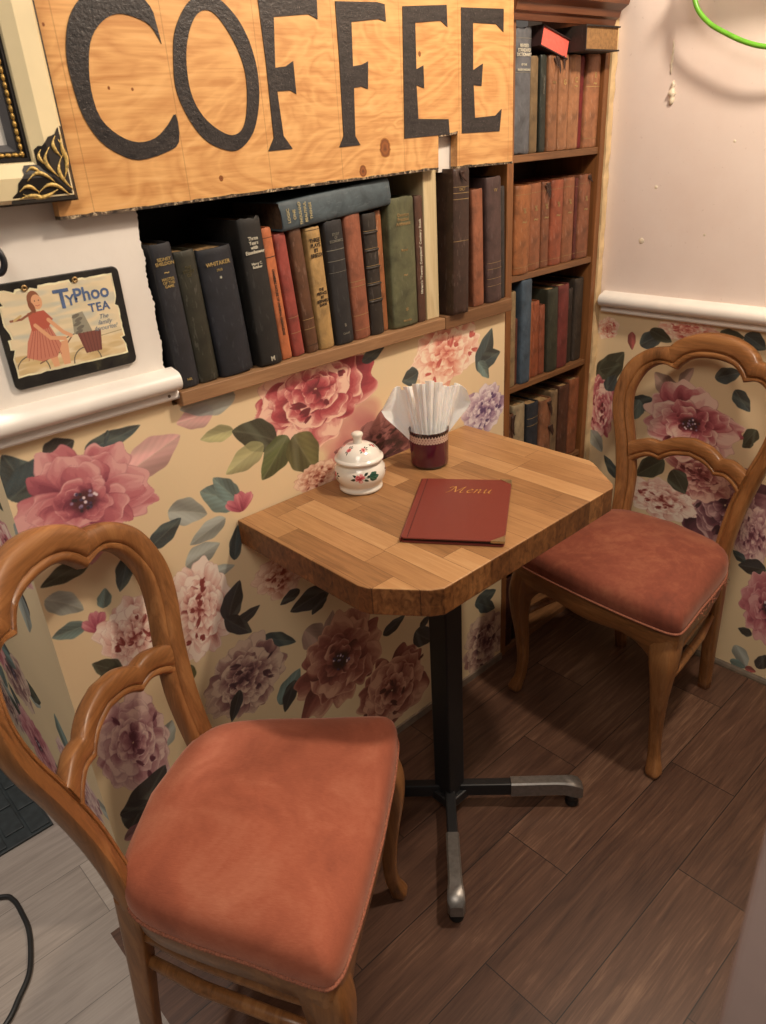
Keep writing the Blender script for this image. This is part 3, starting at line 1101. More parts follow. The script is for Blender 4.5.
G1 = 'old hardbacks on the long niche shelf'
S1 = 1.0118
book(-.0535, S1, .0365, .220, -2.3, -.006, .142, (46, 46, 54), 'navy black hardback with gold title, leftmost on the niche shelf', G1,
     titles=(('SIDNEY\nSHELDON', .0078, .885, 0, GOLD), ('~', .016, .815, 0, GOLD), ('MASTER\nOF THE\nGAME', .0066, .745, 0, GOLD), ('NEL', .006, .06, 0, GOLD)))
book(-.0165, S1, .038, .205, -2.2, -.004, .135, (62, 60, 44), 'dark olive hardback with shadowy leaf pattern, second on the niche shelf', G1, style='leather',
     titles=(('THE\nSTORY\nOF', .0072, .85, 0, plain('olive_blocking', (84, 76, 46), .6)),))
book(.038, S1, .064, .202, -3.4, -.006, .130, (38, 41, 52), 'thick plain navy hardback with small gold title and star near the top', G1,
     titles=(('WHITAKER', .0098, .885, 0, GOLD), ('1910', .0062, .835, 0, GOLD), ('*', .011, .77, 0, PALE)), bulge=.007)
book(.1055, S1, .046, .238, -2.8, -.010, .150, (42, 39, 36), 'tall black hardback with white title and frayed white spine foot', G1, fray=.0014,
     titles=(('Three\nYears\nwith\nEisenhower', .0088, .83, 0, PALE), ('Harry C.\nButcher', .0066, .70, 0, PALE), ('M', .013, .045, 0, PALE)))
book(.1435, S1, .0225, .220, -3.7, -.003, .130, (206, 106, 54), 'bright orange thin hardback on the niche shelf', G1,
     titles=(('CHAMBERS NATURE OF UNIVERSAL KNOWLEDGE', .0072, .45, -1, INK, .78),), bands=((.79, .0012, INK), (.93, .0008, INK)))
book(.171, S1, .024, .208, -4.2, -.003, .130, (164, 62, 50), 'faded red slim hardback between the orange and brown leather ones', G1, bands=((.2, .0007, DULL), (.33, .0007, DULL)))
book(.2015, S1, .0265, .213, -4.0, -.004, .130, (126, 76, 46), 'scuffed brown leather hardback beside the mustard one', G1, style='leather', bands=((.28, .0008, DULL), (.2, .0008, DULL), (.06, .001, INK)))
book(.2345, S1, .033, .210, -3.0, -.005, .130, (190, 146, 80), 'mustard tan hardback with dark printed capitals on the spine', G1,
     titles=(('THREE\nPLAYS\nBY\nBRIEUX', .0105, .84, 0, INK, .85), ('THE\nPREFACE\nBY\nBERNARD\nSHAW', .0084, .44, 0, INK, .78)), bands=((.98, .0008, INK),))
book(.2765, S1, .042, .216, -2.3, -.007, .130, (48, 46, 48), 'charcoal hardback with thin silver lines between mustard and rust ones', G1,
     titles=(('STUDY\nOF\nECONOMICS', .0072, .87, 0, GREYL, .8), ('B', .009, .16, 0, GREYL), ('Cassell', .0062, .09, 0, GREYL)), bands=((.775, .0012, GREYL), (.69, .0007, GREYL), (.6, .0005, GREYL)))
book(.322, S1, .039, .224, -2.2, -.005, .130, (158, 84, 54), 'plain rust brown hardback with faint gilt lines, under the lying book', G1, bands=((.475, .0009, DULL), (.435, .0007, DULL), (.2, .0007, DULL), (.08, .0006, DULL)))
book(.361, S1, .034, .219, -1.5, -.005, .130, (58, 48, 40), 'dark brown leather book with raised bands across its spine', G1, style='leather', raised=(.29, .43, .57, .71, .85), bands=((.305, .0007, DULL), (.445, .0007, DULL), (.585, .0007, DULL), (.725, .0007, DULL), (.865, .0007, DULL)))
book(.3885, S1, .0175, .221, -1.1, .004, .125, (172, 98, 50), 'thin marbled orange brown book tight against the green one', G1, style='marble')
book(.436, S1, .069, .239, -.3, -.006, .150, (98, 98, 64), 'thick sage green hardback with frayed spine top', G1, fray=.0016,
     titles=(('Overton\nPractical\nArithmetic', .0098, .84, 0, DULL), ('Manual', .0068, .61, 0, DULL), ('~', .02, .42, 0, DULL), ('*', .02, .13, 0, DULL), ('Macmillan', .0066, .055, 0, DULL)))
book(.4845, S1, .022, .237, -.1, -.004, .135, (112, 66, 44), 'thin brown cookery book with pale upright title beside the cream post', G1,
     titles=(('Miriam\'s "Twenty Complaint" Cookery Book', .0092, .53, 1, PALE, .95),))
# the book lying on the others
lie = Matrix.Translation((.281, -.010, 1.2375)) @ Matrix.Rotation(math.radians(-4.4), 4, 'Y') @ Matrix.Rotation(-PI / 2, 4, 'Y') @ Matrix.Translation((0, 0, -.124))
book(0, 0, .047, .247, 0, 0, .15, (76, 92, 100), 'faded blue grey book lying flat across the tops of the others', G1, M=Matrix.Translation((0, 0, .0175)) @ lie, fray=.0016, pages=PAGESD, bulge=.005,
     titles=(('LOGIC', .0086, .95, 0, plain('faded_gilt', (188, 174, 132), .5)), ('ONE', .0086, .90, 0, MATS['faded_gilt']), ('THOUSAND', .0086, .85, 0, MATS['faded_gilt'], .85), ('BEAUTIFUL', .0086, .805, 0, MATS['faded_gilt'], .85), ('THINGS', .0086, .76, 0, MATS['faded_gilt'])))

G2 = 'old hardbacks on the short niche shelf'
S2 = 1.0133
book(.5735, S2, .047, .276, 1.2, -.030, .16, (78, 48, 36), 'tall thick dark brown leather volume with torn spine head beside the cream post', G2, style='leather', bulge=.003,
     bands=((.84, .001, DULL), (.8, .001, DULL), (.52, .0008, DULL), (.88, .0008, DULL)), titles=(('DICT', .0085, .865, 0, DULL),), torn=((.0, .985, .02, .008),), fray=.002)
book(.6165, S2, .018, .236, .3, -.002, .13, (52, 58, 64), 'slim slate grey hardback squeezed behind the thick dark brown volume', G2)
book(.656, S2, .034, .233, -1.4, -.008, .13, (160, 88, 54), 'rust coloured slim hardback on the short niche shelf', G2)
book(.706, S2, .048, .252, -1.5, -.010, .14, (104, 72, 66), 'plum brown tall hardback with faint blocked spine on the short niche shelf', G2, bands=((.33, .0006, DULL), (.28, .0006, DULL), (.2, .0006, DULL), (.14, .0006, DULL)), titles=(('VV', .010, .9, 0, DULL),))
book(.7445, S2, .0155, .232, -1.4, -.002, .13, (66, 58, 54), 'thin charcoal book at the right end of the short niche shelf', G2)

G3 = 'old books on the top bookcase shelf'
S3 = 1.3013
Y3 = .012
book(.8155, S3, .060, .229, -.2, Y3, .14, (96, 98, 104), 'large slate blue dictionary with pale title at the left of the top shelf', G3, fray=.002,
     titles=(('REVISED\nSTANDARD\nDICTIONARY', .0098, .83, 0, PALE, .9), ('OF THE', .006, .72, 0, PALE), ('ENGLISH LANGUAGE', .0062, .68, 0, PALE, .8)), bands=((.92, .001, GREYL), (.66, .001, GREYL)))
book(.864, S3, .028, .181, -.8, Y3 + .004, .12, (128, 100, 62), 'short khaki brown book next to the slate blue dictionary', G3)
book(.8955, S3, .022, .184, -.8, Y3 + .003, .12, (52, 58, 48), 'thin blackish green book with a worn grey spine on the top shelf', G3, style='leather', titles=(('COLLECTED', .007, .7, 1, GREYL),))
book(.9275, S3, .034, .184, -1.4, Y3, .12, (158, 98, 58), 'tan leather volume with torn dark spine head under the coral book', G3, style='leather', torn=((.3, .99, .034, .006), (.0, .97, .02, .004)), titles=(('VOL', .007, .72, 0, DULL),))
book(.966, S3, .037, .184, -1.6, Y3, .12, (176, 112, 68), 'tan leather volume with gilt crest, left of the dark red book', G3, style='leather', torn=((-.3, .99, .028, .005),), titles=(('G', .016, .72, 0, GOLD),))
book(1.005, S3, .042, .185, -.5, Y3, .12, (184, 118, 72), 'pale tan leather volume with gilt crest directly beside the dark red book', G3, style='leather', titles=(('C', .016, .74, 0, GOLD), ('~', .02, .68, 0, GOLD)))
book(1.0375, S3, .0215, .184, .3, Y3 + .006, .12, (160, 30, 32), 'thin deep red book on the top bookcase shelf', G3)
book(1.077, S3, .053, .187, .2, Y3, .12, (184, 114, 70), 'wide tan leather volume at the right end of the top shelf', G3, style='leather', titles=(('E', .016, .78, 0, GOLD), ('~', .026, .70, 0, GOLD)), bands=((.66, .001, GOLD), (.1, .001, DULL)))
# two books lying on top of that row
cor = Matrix.Translation((.9, .02, 1.4945)) @ Matrix.Rotation(math.radians(22.5), 4, 'Y')
e = thing('hardback_book', 'coral edged small book lying tilted on the tan volumes of the top shelf', 'book', group=G3)
e.matrix_world = Matrix.Translation((.918, .004, 1.5075)) @ Matrix.Rotation(math.radians(14), 4, 'Y') @ Matrix.Rotation(PI, 4, 'Z')
MB().box((-.048, -.12, -.017), (.048, -.002, .017)).build('page_block', plain('coral_page_edges', (238, 106, 92), .7, .05, 200.), e)
MB().box((-.051, -.124, .017), (.051, .001, .0192)).box((-.051, -.124, -.0192), (.051, .001, -.017)).box((.0485, -.124, -.017), (.051, .001, .017)).build('cover', cover_material('coral_cover', (70, 34, 32)), e)
e = thing('hardback_book', 'thick tan edged book lying flat at the right of the top shelf', 'book', group=G3)
e.matrix_world = Matrix.Translation((1.0245, -.034, 1.5135)) @ Matrix.Rotation(PI, 4, 'Z')
MB().box((-.073, -.15, -.0205), (.052, -.003, .0205)).build('page_block', plain('tan_page_edges', (150, 112, 70), .8, .12, 160.), e)
MB().box((-.076, -.153, .0205), (.055, .001, .0235)).box((-.076, -.153, -.0235), (.055, .001, -.0205)).box((.052, -.153, -.0205), (.055, .001, .0205)).build('cover', cover_material('dark_brown_cover', (56, 42, 34)), e)

G4 = 'leather volumes on the second bookcase shelf'
S4 = 1.0533
for i, (x, w, h, ln, col, lab, kw) in enumerate((
        (.8195, .055, .186, .8, (170, 96, 46), 'wide orange tan volume standing forward at the left of the second shelf', {}),
        (.8755, .048, .186, -.9, (158, 88, 50), 'orange brown volume, second from the left stile on the second shelf', {}),
        (.9175, .030, .186, -.5, (140, 78, 46), 'slim brown volume with a torn dark flap on the second shelf', {'torn': ((.1, .99, .035, .007), (-.2, .97, .02, .004))}),
        (.960, .046, .187, .1, (166, 78, 46), 'reddish orange volume in the middle of the second shelf', {}),
        (1.0085, .044, .188, -.9, (158, 90, 54), 'tan brown volume left of the thin red one on the second shelf', {}),
        (1.040, .0135, .185, -.9, (122, 40, 30), 'very thin dark red book on the second bookcase shelf', {}),
        (1.074, .047, .190, -.6, (152, 86, 54), 'tan volume with a chipped spine head at the right of the second shelf', {'torn': ((.2, .995, .018, .007),)}))):
    book(x, S4, w, h, ln, .006 if i == 0 else .014, .13, col, lab, G4, style='leather', titles=() if w < .03 else (('%', .018, .72, 0, DULL), ('~', .03, .6, 0, DULL)), bands=((.9, .0008, DULL), (.08, .0008, DULL)), **kw)

G5 = 'cloth books on the third bookcase shelf'
S5 = .7913
for x, w, h, ln, y, d, col, lab, st in (
        (.7955, .028, .226, -.3, .010, .13, (150, 122, 80), 'tall straw coloured book against the left stile on the third shelf', 'cloth'),
        (.8165, .0125, .160, 0, .014, .12, (122, 58, 40), 'short thin reddish brown book beside the straw coloured one', 'cloth'),
        (.8435, .039, .246, 0, .006, .14, (66, 86, 104), 'tall slate blue book standing proud on the third shelf', 'cloth'),
        (.8725, .0165, .186, .3, .016, .12, (186, 98, 46), 'thin worn orange book just right of the slate blue one', 'leather'),
        (.898, .032, .186, -.9, .018, .12, (158, 76, 42), 'orange brown worn book on the third shelf', 'leather'),
        (.9275, .024, .172, -1.6, .018, .12, (148, 72, 44), 'shorter red brown book beside the dark olive one on the third shelf', 'leather'),
        (.9645, .042, .207, -2.2, .012, .15, (70, 70, 50), 'dark olive green book on the third shelf', 'cloth'),
        (1.009, .044, .208, -1.2, .014, .13, (150, 56, 48), 'dull crimson book on the third shelf between dark ones', 'cloth'),
        (1.0475, .027, .192, -1.3, .022, .12, (58, 46, 38), 'narrow blackish brown ribbed book on the third shelf', 'leather'),
        (1.0835, .037, .211, -.9, .020, .14, (74, 58, 44), 'dark brown book at the right end of the third shelf', 'cloth')):
    book(x, S5, w, h, ln, y, d, col, lab, G5, style=st)

G6 = 'shabby books on the fourth bookcase shelf'
S6 = .5313
for x, w, h, ln, y, d, col, lab, st, kw in (
        (.797, .030, .188, .0, .012, .12, (122, 70, 42), 'torn brown book against the left stile on the fourth shelf', 'leather', {'torn': ((.2, .98, .05, .008),)}),
        (.838, .048, .204, -.5, .016, .13, (168, 146, 108), 'cream grey worn book on the fourth shelf', 'cloth', {}),
        (.888, .046, .196, -.5, .010, .13, (50, 56, 66), 'dark navy book on the fourth shelf with dull gilt lines', 'cloth', {'bands': ((.8, .0008, DULL), (.7, .0008, DULL))}),
        (.938, .048, .192, -.7, .006, .13, (150, 92, 58), 'tattered tan book with peeling spine on the fourth shelf', 'leather', {'torn': ((.35, .62, .03, .012), (.2, .97, .04, .008), (.4, .2, .02, .01))}),
        (.983, .030, .202, -.4, .012, .13, (134, 104, 70), 'narrow khaki book on the fourth shelf', 'cloth', {}),
        (1.026, .044, .207, -.2, .012, .14, (110, 62, 40), 'red brown book left of the tallest one on the fourth shelf', 'leather', {}),
        (1.073, .044, .213, -.1, .012, .14, (152, 82, 46), 'tall orange brown book at the right end of the fourth shelf', 'leather', {})):
    book(x, S6, w, h, ln, y, d, col, lab, G6, style=st, **kw)
book(.800, .0203, .038, .225, 0, .010, .14, (78, 30, 24), 'dark red book on the bottom bookcase shelf behind the chair leg', 'books on the bottom bookcase shelf', style='leather')
book(.846, .0203, .044, .215, 0, .014, .14, (62, 36, 26), 'blackish brown book on the bottom shelf beside the dark red one', 'books on the bottom bookcase shelf', style='leather')

# ------------------------------------------------------------------ the COFFEE board
t = NT('plywood_sheet')
c = t.coord()
x, y, z = t.sep(c)
wv = t.noise(t.scale(c, (3.2, 3.2, 7.)), 1., 3., .5, 1.6)
gr = t.noise(t.scale(c, (5., 30., 55.)), 1., 4., .55, 2.0)
fine = t.noise(t.scale(c, (14., 300., 300.)), 1., 3., .6)
ring = t.math('ABSOLUTE', t.math('SUBTRACT', t.math('FRACT', t.math('MULTIPLY', wv, 9.)), .5))
f = t.math('ADD', t.math('MULTIPLY', gr, .42), t.math('ADD', t.math('MULTIPLY', ring, .30), t.math('MULTIPLY', fine, .25)))
base = t.ramp(f, [(.25, (188, 130, 74)), (.5, (222, 170, 108)), (.8, (240, 200, 144))])
for kx, kz, kr in ((.39, 1.335, .014), (.335, 1.302, .009), (.05, 1.312, .004), (-.112, 1.375, .003), (-.10, 1.432, .002), (-.067, 1.43, .002), (-.168, 1.50, .002), (.484, 1.478, .004)):
    d = t.math('SQRT', t.math('ADD', t.math('POWER', t.math('SUBTRACT', x, kx), 2.), t.math('POWER', t.math('MULTIPLY', t.math('SUBTRACT', z, kz), .85), 2.)))
    d = t.math('ADD', t.math('DIVIDE', d, kr), t.math('MULTIPLY', t.math('SUBTRACT', gr, .5), .5))
    core = t.ramp(d, [(0., (92, 50, 22)), (.5, (150, 88, 42)), (.75, (110, 62, 30)), (.95, (186, 122, 62)), (1., (226, 176, 108))])
    base = t.mix(t.math('LESS_THAN', d, 1.), base, core)
lx = t.math('ABSOLUTE', t.math('SUBTRACT', t.math('FRACT', t.math('DIVIDE', t.math('ADD', x, .155), .148)), .5))
pen = t.math('MULTIPLY', t.math('GREATER_THAN', lx, .495), .35)
base = t.mix(pen, base, lin((120, 84, 48)))
t.set(Base_Color=base, Roughness=.38)
t.bump(f, .1, .001)
ply_m = t.m
sg = thing('coffee_sign', 'large plywood board hand painted with COFFEE in black capitals above the niche', 'sign', (.28, -.012, 1.288))
so = (.28, -.012, 1.288)
out = [(-.203, 1.2815), (.525, 1.293), (.527, 1.347), (.58, 1.351), (.578, 1.291), (.748, 1.289), (.742, 1.72), (-.19, 1.72)]
pb = MB().prism(out, lambda a, b, d: (a - so[0], d - so[1], b - so[2]), -.021, -.004).build('board', ply_m, sg)
pb.data.transform(Matrix.Translation(so))          # keep the grain in room coordinates
pb.location = tuple(-v for v in so)
ed = MB()
R = np.random.default_rng(8)
for a, b in zip(out[:-3], out[1:-2]):
    n = max(2, int(math.hypot(b[0] - a[0], b[1] - a[1]) / .012))
    rings = []
    for k in range(n + 1):
        q = k / n
        x, z = a[0] + (b[0] - a[0]) * q, a[1] + (b[1] - a[1]) * q
        h = .0022 + abs(R.normal(0, .0008))
        if abs(b[0] - a[0]) > abs(b[1] - a[1]):
            rings.append([(x - so[0], -.0216 - so[1], z - .0012 - so[2]), (x - so[0], -.0216 - so[1], z + h - so[2]), (x - so[0], -.004 - so[1], z + h - so[2]), (x - so[0], -.004 - so[1], z - .0012 - so[2])])
    if len(rings) > 1:
        ed.loft(rings)
t = NT('splintered_ply_edge')
n = t.noise(t.coord(), 160., 4., .7)
t.set(Base_Color=t.ramp(n, [(.42, (30, 24, 20)), (.55, (96, 78, 60)), (.66, (206, 186, 154))]), Roughness=.8)
ed.build('splintered_edge', t.m, sg)
t = NT('black_brush_paint')
n = t.noise(t.coord(), 240., 4., .6)
n2 = t.noise(t.scale(t.coord(), (60., 60., 200.)), 1., 3., .6, .6)
pk = t.math('MULTIPLY', t.math('GREATER_THAN', t.noise(t.coord(), 420., 3., .7), .66), .45)
t.set(Base_Color=t.mix(pk, t.ramp(n2, [(.3, (24, 22, 24)), (.7, (54, 49, 48))]), lin((150, 140, 132))), Roughness=.36)
t.bump(n, .55, .0014)
lt = MB()


def smooth_poly(pts, closed=True, per=4):
    P = [pts[-1]] + pts + pts[:2]
    out = []
    for i in range(1, len(P) - 2):
        a, b, c_, d = (np.array(p, float) for p in P[i - 1:i + 3])
        for k in range(per):
            q = k / per
            out.append(tuple(.5 * (2 * b + (c_ - a) * q + (2 * a - 5 * b + 4 * c_ - d) * q * q + (3 * b - a - 3 * c_ + d) * q ** 3)))
    return out


sf = lambda a, b, d: (a - so[0], d - so[1], b - so[2])
lt.prism(smooth_poly(LET['C'][:1] + LET['C'], False, 3)[3:-3], sf, -.0222, -.0209)
oo, oi = smooth_poly(LET['Oo'], per=5), smooth_poly(LET['Oi'], per=5)
N = 96


def resample(p, n, c):
    th = [math.atan2(b - c[1], a - c[0]) for a, b in p]
    o = []
    for k in range(n):
        w = -PI + 2 * PI * k / n
        best = None
        for i in range(len(p)):
            t0, t1 = th[i - 1], th[i]
            dd = (t1 - t0 + PI) % (2 * PI) - PI
            e_ = (w - t0 + PI) % (2 * PI) - PI
            if dd and 0 <= e_ / dd <= 1:
                q = e_ / dd
                best = (p[i - 1][0] + (p[i][0] - p[i - 1][0]) * q, p[i - 1][1] + (p[i][1] - p[i - 1][1]) * q)
        o.append(best or p[0])
    return o


cc = (.068, 1.446)
ro, ri = resample(oo, N, cc), resample(oi, N, cc)
lt.loft([[sf(*a, -.0222), sf(*b, -.0222), sf(*b, -.0209), sf(*a, -.0209)] for a, b in zip(ro, ri)], closed=True)
for k in 'FGEH':
    lt.prism(LET[k], sf, -.0222, -.0209)
lt.build('painted_lettering', t.m, sg)

# ------------------------------------------------------------------ cream and gilt picture frame at the top left
pf = thing('picture_frame', 'cream picture frame with black and gold corner hanging over the end of the board', 'picture frame', (-.45, -.045, 1.309))
fo = Vector((-.45, -.045, 1.309))
X1, Z0, X0, Z1 = -.181, 1.305, -.72, 1.95
cream = plain('cream_frame_paint', (222, 206, 166), .35, .05, 8.)


def framed(prof, ins, mat, name, yb=0.):
    """mitred moulding; prof = (inset from outer edge, height towards the room)"""
    rings = []
    for sx, sz in ((1, 0), (1, 1), (0, 1), (0, 0)):
        r = []
        for i, d in prof:
            x = X1 - i if sx else X0 + i
            z = Z1 - i if sz else Z0 + i
            r.append(tuple(Vector((x, -.023 - d, z)) - fo))
        rings.append(r)
    return MB().loft(rings, closed=True).build(name, mat, pf, smooth=False)


framed([(0, 0), (0, .014), (.006, .022), (.03, .026), (.046, .020), (.048, .012), (.048, 0)], 0, cream, 'frame')
framed([(.0, .0), (-.0012, .002), (-.0012, .0145), (.0012, .0158), (.0016, .012)], 0, plain('black_frame_edge', (30, 26, 24), .4), 'outer_edge')
framed([(.048, .0), (.048, .0165), (.0515, .0165), (.0515, 0)], 0, MATS['black_frame_edge'], 'inner_line')
bd = MB()
gold = plain('frame_gilt', (176, 140, 72), .35, .25, 300., metal=.4)
for (ax, rngv) in (('z', np.arange(Z0 + .056, Z1 - .056, .0082)), ('x', np.arange(X1 - .056, X0 + .056, -.0082))):
    for q in rngv:
        p = (X1 - .0555, -.023 - .0125, q) if ax == 'z' else (q, -.023 - .0125, Z0 + .0555)
        prof = [(.0001, -.0042), (.0019, -.003), (.0026, 0), (.0019, .003), (.0001, .0042)]
        Mx = Matrix.Translation(Vector(p) - fo) @ (Matrix.Identity(4) if ax == 'z' else Matrix.Rotation(PI / 2, 4, 'Y'))
        bd.lathe(prof, 8, (0, 0, 0), Mx)
bd.build('bead_moulding', gold, pf, smooth=True)
framed([(.0515, 0), (.0515, .0125), (.0595, .0125), (.0595, 0)], 0, MATS['black_frame_edge'], 'bead_channel')
framed([(.0595, 0), (.0595, .010), (.067, .004), (.067, 0)], 0, plain('grey_frame_slip', (84, 82, 84), .4), 'inner_slip')
MB().box(tuple(Vector((X0 + .06, -.0255, Z0 + .06)) - fo), tuple(Vector((X1 - .06, -.024, Z1 - .06)) - fo)).build('mount_board', plain('pale_grey_mount', (196, 192, 186), .3, .03, 6.), pf)
MB().box(tuple(Vector((X0 + .01, -.0235, Z0 + .01)) - fo), tuple(Vector((X1 - .01, -.0225, Z1 - .01)) - fo)).build('backing', plain('frame_backing', (120, 100, 76), .8), pf)


def frame_pt(i_x, i_z, lift=.0006):
    """a point on the face of the moulding, i_* = inset from the outer edges at the lower right corner"""
    i = min(i_x, i_z)
    d = np.interp(i, [0, .006, .03, .046, .048], [.014, .022, .026, .020, .012]) + lift
    return tuple(Vector((X1 - i_x, -.023 - d, Z0 + i_z)) - fo)


oc = MB()
nA = 10
for side in (0, 1):
    rows = []
    for k in range(nA + 1):
        i = .048 * k / nA
        n = 14
        reach = .084 - .031 * (i / .048) + .005 * abs(math.sin(i / .048 * PI * 3))
        row = []
        for m in range(n + 1):
            s = i + (reach - i) * m / n
            row.append(frame_pt(i, s) if side == 0 else frame_pt(s, i))
        rows.append(row)
    vs = [p for r in rows for p in r]
    n1 = len(rows[0])
    oc.add(vs, [(a * n1 + b, a * n1 + b + 1, (a + 1) * n1 + b + 1, (a + 1) * n1 + b) for a in range(nA) for b in range(n1 - 1)])
oc_o = oc.build('corner_ornament', plain('black_lacquer', (34, 30, 28), .35), pf)
scr = MB()
for side in (0, 1):
    for (i0, s0, ln, cv_) in ((.006, .012, .040, .014), (.014, .026, .044, -.008), (.022, .028, .034, .012), (.005, .042, .034, .004), (.034, .042, .018, .006), (.012, .050, .024, .008)):
        pts, rad = [], []
        for k in range(12):
            q = k / 11
            s = s0 + ln * q
            i = i0 + cv_ * math.sin(q * PI * .9)
            i = min(max(i, .002), .046)
            pts.append(frame_pt(i, s, .001) if side == 0 else frame_pt(s, i, .001))
            rad.append(.0005 + .0021 * math.sin(PI * min(1, q * 1.1)) ** 1.5)
        scr.tube(pts, rad, 6)
scr.build('gilt_scroll', plain('gilt_scroll_paint', (198, 166, 98), .4, .3, 300., metal=.2), oc_o, smooth=True)

# ------------------------------------------------------------------ tin tea sign
ts = thing('tin_tea_sign', 'small black edged tin tea sign showing a girl on a bicycle, above the rail', 'sign', (-.2245, -.001, 1.078))
to = (-.2245, -.001, 1.078)


def rrect(x0, z0, x1, z1, r, n=6):
    o = []
    for cx, cz, a0 in ((x1 - r, z1 - r, 0), (x0 + r, z1 - r, PI / 2), (x0 + r, z0 + r, PI), (x1 - r, z0 + r, 1.5 * PI)):
        for k in range(n + 1):
            a = a0 + PI / 2 * k / n
            o.append((cx + r * math.cos(a), cz + r * math.sin(a)))
    return o


tf = lambda a, b, d: (a - to[0], d - to[1], b - to[2])
t = NT('mottled_black_tin')
n = t.noise(t.coord(), 45., 4., .6, .5)
t.set(Base_Color=t.ramp(n, [(.35, (26, 24, 25)), (.62, (44, 42, 38)), (.8, (82, 78, 56))]), Roughness=.4)
MB().prism(rrect(-.312, 1.0715, -.1325, 1.212, .009), tf, -.006, -.0012).build('tin_plate', t.m, ts, bevel=.001)
AX0, AX1, AZ0, AZ1 = -.303, -.1455, 1.0905, 1.2015
cvA = Canvas(AX0, AZ0, AX1, AZ1, 5000, c255(232, 214, 178))
aw, ah = AX1 - AX0, AZ1 - AZ0
ap = lambda s, q: (AX0 + s * aw, AZ0 + q * ah)
R = np.random.default_rng(3)
for k in range(70):
    s, q = R.uniform(0, 1), R.uniform(.3, 1)
    col = c255(*R.choice([(176, 186, 182), (212, 198, 164), (196, 196, 180), (224, 208, 172)]))
    cvA.ellipse(*ap(s, q), R.uniform(.008, .02), R.uniform(.002, .006), col, 0, soft=14, alpha=.5)
for k in range(40):
    cvA.ellipse(*ap(R.uniform(0, 1), R.uniform(.02, .24)), .014, .004, c255(*R.choice([(206, 176, 120), (190, 160, 108), (220, 192, 140)])), 0, soft=10, alpha=.6)
cvA.line([ap(.6, .26), ap(.8, .28), ap(1., .30)], .0012, c255(150, 130, 96), .8)
skin, red = c255(222, 160, 120), c255(176, 74, 60)
for cs, cq, rr_ in ((.13, .02, .022), (.62, .0, .02)):
    pts = [(ap(cs, cq)[0] + rr_ * math.cos(a), ap(cs, cq)[1] + rr_ * math.sin(a)) for a in np.linspace(0, 2 * PI, 40)]
    cvA.line(pts, .0016, c255(84, 76, 66))
cvA.line([ap(.2, .1), ap(.42, .2), ap(.52, .34)], .0018, c255(110, 70, 56))
cvA.line([ap(.45, .33), ap(.52, .36), ap(.62, .38)], .0016, c255(90, 80, 70))
cvA.poly([ap(.38, .3), ap(.48, .32), ap(.46, .02), ap(.40, .02)], skin)
cvA.poly([ap(.28, .24), ap(.36, .24), ap(.36, .02), ap(.31, .02)], skin)
cvA.poly([ap(.20, .52), ap(.36, .52), ap(.42, .28), ap(.36, .14), ap(.22, .12), ap(.10, .20), ap(.14, .38)], c255(196, 116, 96))
for k in range(9):
    cvA.line([ap(.22 + .016 * k, .52), ap(.11 + .036 * k, .16)], .0008, c255(150, 60, 54), .8)
cvA.poly([ap(.20, .72), ap(.34, .72), ap(.40, .60), ap(.34, .50), ap(.20, .50)], red)
cvA.line([ap(.36, .60), ap(.46, .42), ap(.52, .36)], .0052, skin)
cvA.line([ap(.24, .56), ap(.34, .38), ap(.46, .34)], .0052, skin)
cvA.ellipse(*ap(.28, .86), .0088, .0118, c255(128, 70, 48))
cvA.ellipse(*ap(.30, .83), .0072, .0098, skin)
cvA.ellipse(*ap(.25, .78), .0036, .0085, c255(120, 62, 44), .3)
for ex in (.285, .32):
    cvA.ellipse(*ap(ex, .845), .0007, .0009, c255(60, 40, 36))
cvA.line([ap(.285, .79), ap(.30, .782), ap(.32, .79)], .0008, c255(176, 60, 56))
cvA.line([ap(.24, .72), ap(.14, .66), ap(.05, .66)], .003, c255(130, 68, 50))
cvA.line([ap(.14, .70), ap(.08, .66)], .003, c255(200, 168, 110))
cvA.poly([ap(.55, .36), ap(.57, .60), ap(.67, .62), ap(.72, .36)], c255(140, 138, 124))
for k in range(5):
    cvA.ellipse(*ap(.60 + .02 * (k % 2), .38 + .05 * k), .006, .0024, c255(84, 80, 74), .3, alpha=.8)
cvA.poly([ap(.58, .36), ap(.80, .36), ap(.77, .10), ap(.62, .10)], c255(112, 56, 52))
for k in range(6):
    cvA.line([ap(.60 + .036 * k, .36), ap(.63 + .026 * k, .10)], .001, c255(70, 34, 34), .8)
cvA.px[:] = cvA.px * .84 + c255(226, 206, 170) * .16
imgA = cvA.image('tin_sign_picture')
t = NT('tin_sign_print')
x, y, z = t.sep(t.coord())
pic = t.image(imgA, t.comb(t.math('DIVIDE', t.math('SUBTRACT', x, AX0 - to[0]), aw), t.math('DIVIDE', t.math('SUBTRACT', z, AZ0 - to[2]), ah)))
t.set(Base_Color=pic, Roughness=.42)
R = np.random.default_rng(12)
edge = []
for (a, b, n) in ((ap(0, 0), ap(1, 0), 26), (ap(1, 0), ap(1, 1), 18), (ap(1, 1), ap(0, 1), 26), (ap(0, 1), ap(0, 0), 18)):
    for k in range(n):
        q = k / n
        j = abs(R.normal(0, .0007)) + (.0045 if R.random() < .1 else 0)
        x, z = a[0] + (b[0] - a[0]) * q, a[1] + (b[1] - a[1]) * q
        cx, cz = (AX0 + AX1) / 2, (AZ0 + AZ1) / 2
        edge.append((x - math.copysign(j, x - cx), z - math.copysign(j, z - cz)))
MB().prism(edge, tf, -.0068, -.006).build('printed_picture', t.m, ts)
deep = MB().prism([(cx + (x - cx) * 1.03, cz + (z - cz) * 1.045) for x, z in edge], tf, -.0064, -.006)
deep.build('torn_paper_border', plain('buff_paper_border', (236, 222, 186), .6), ts)
BLUE = plain('tea_sign_blue', (84, 104, 142), .5)
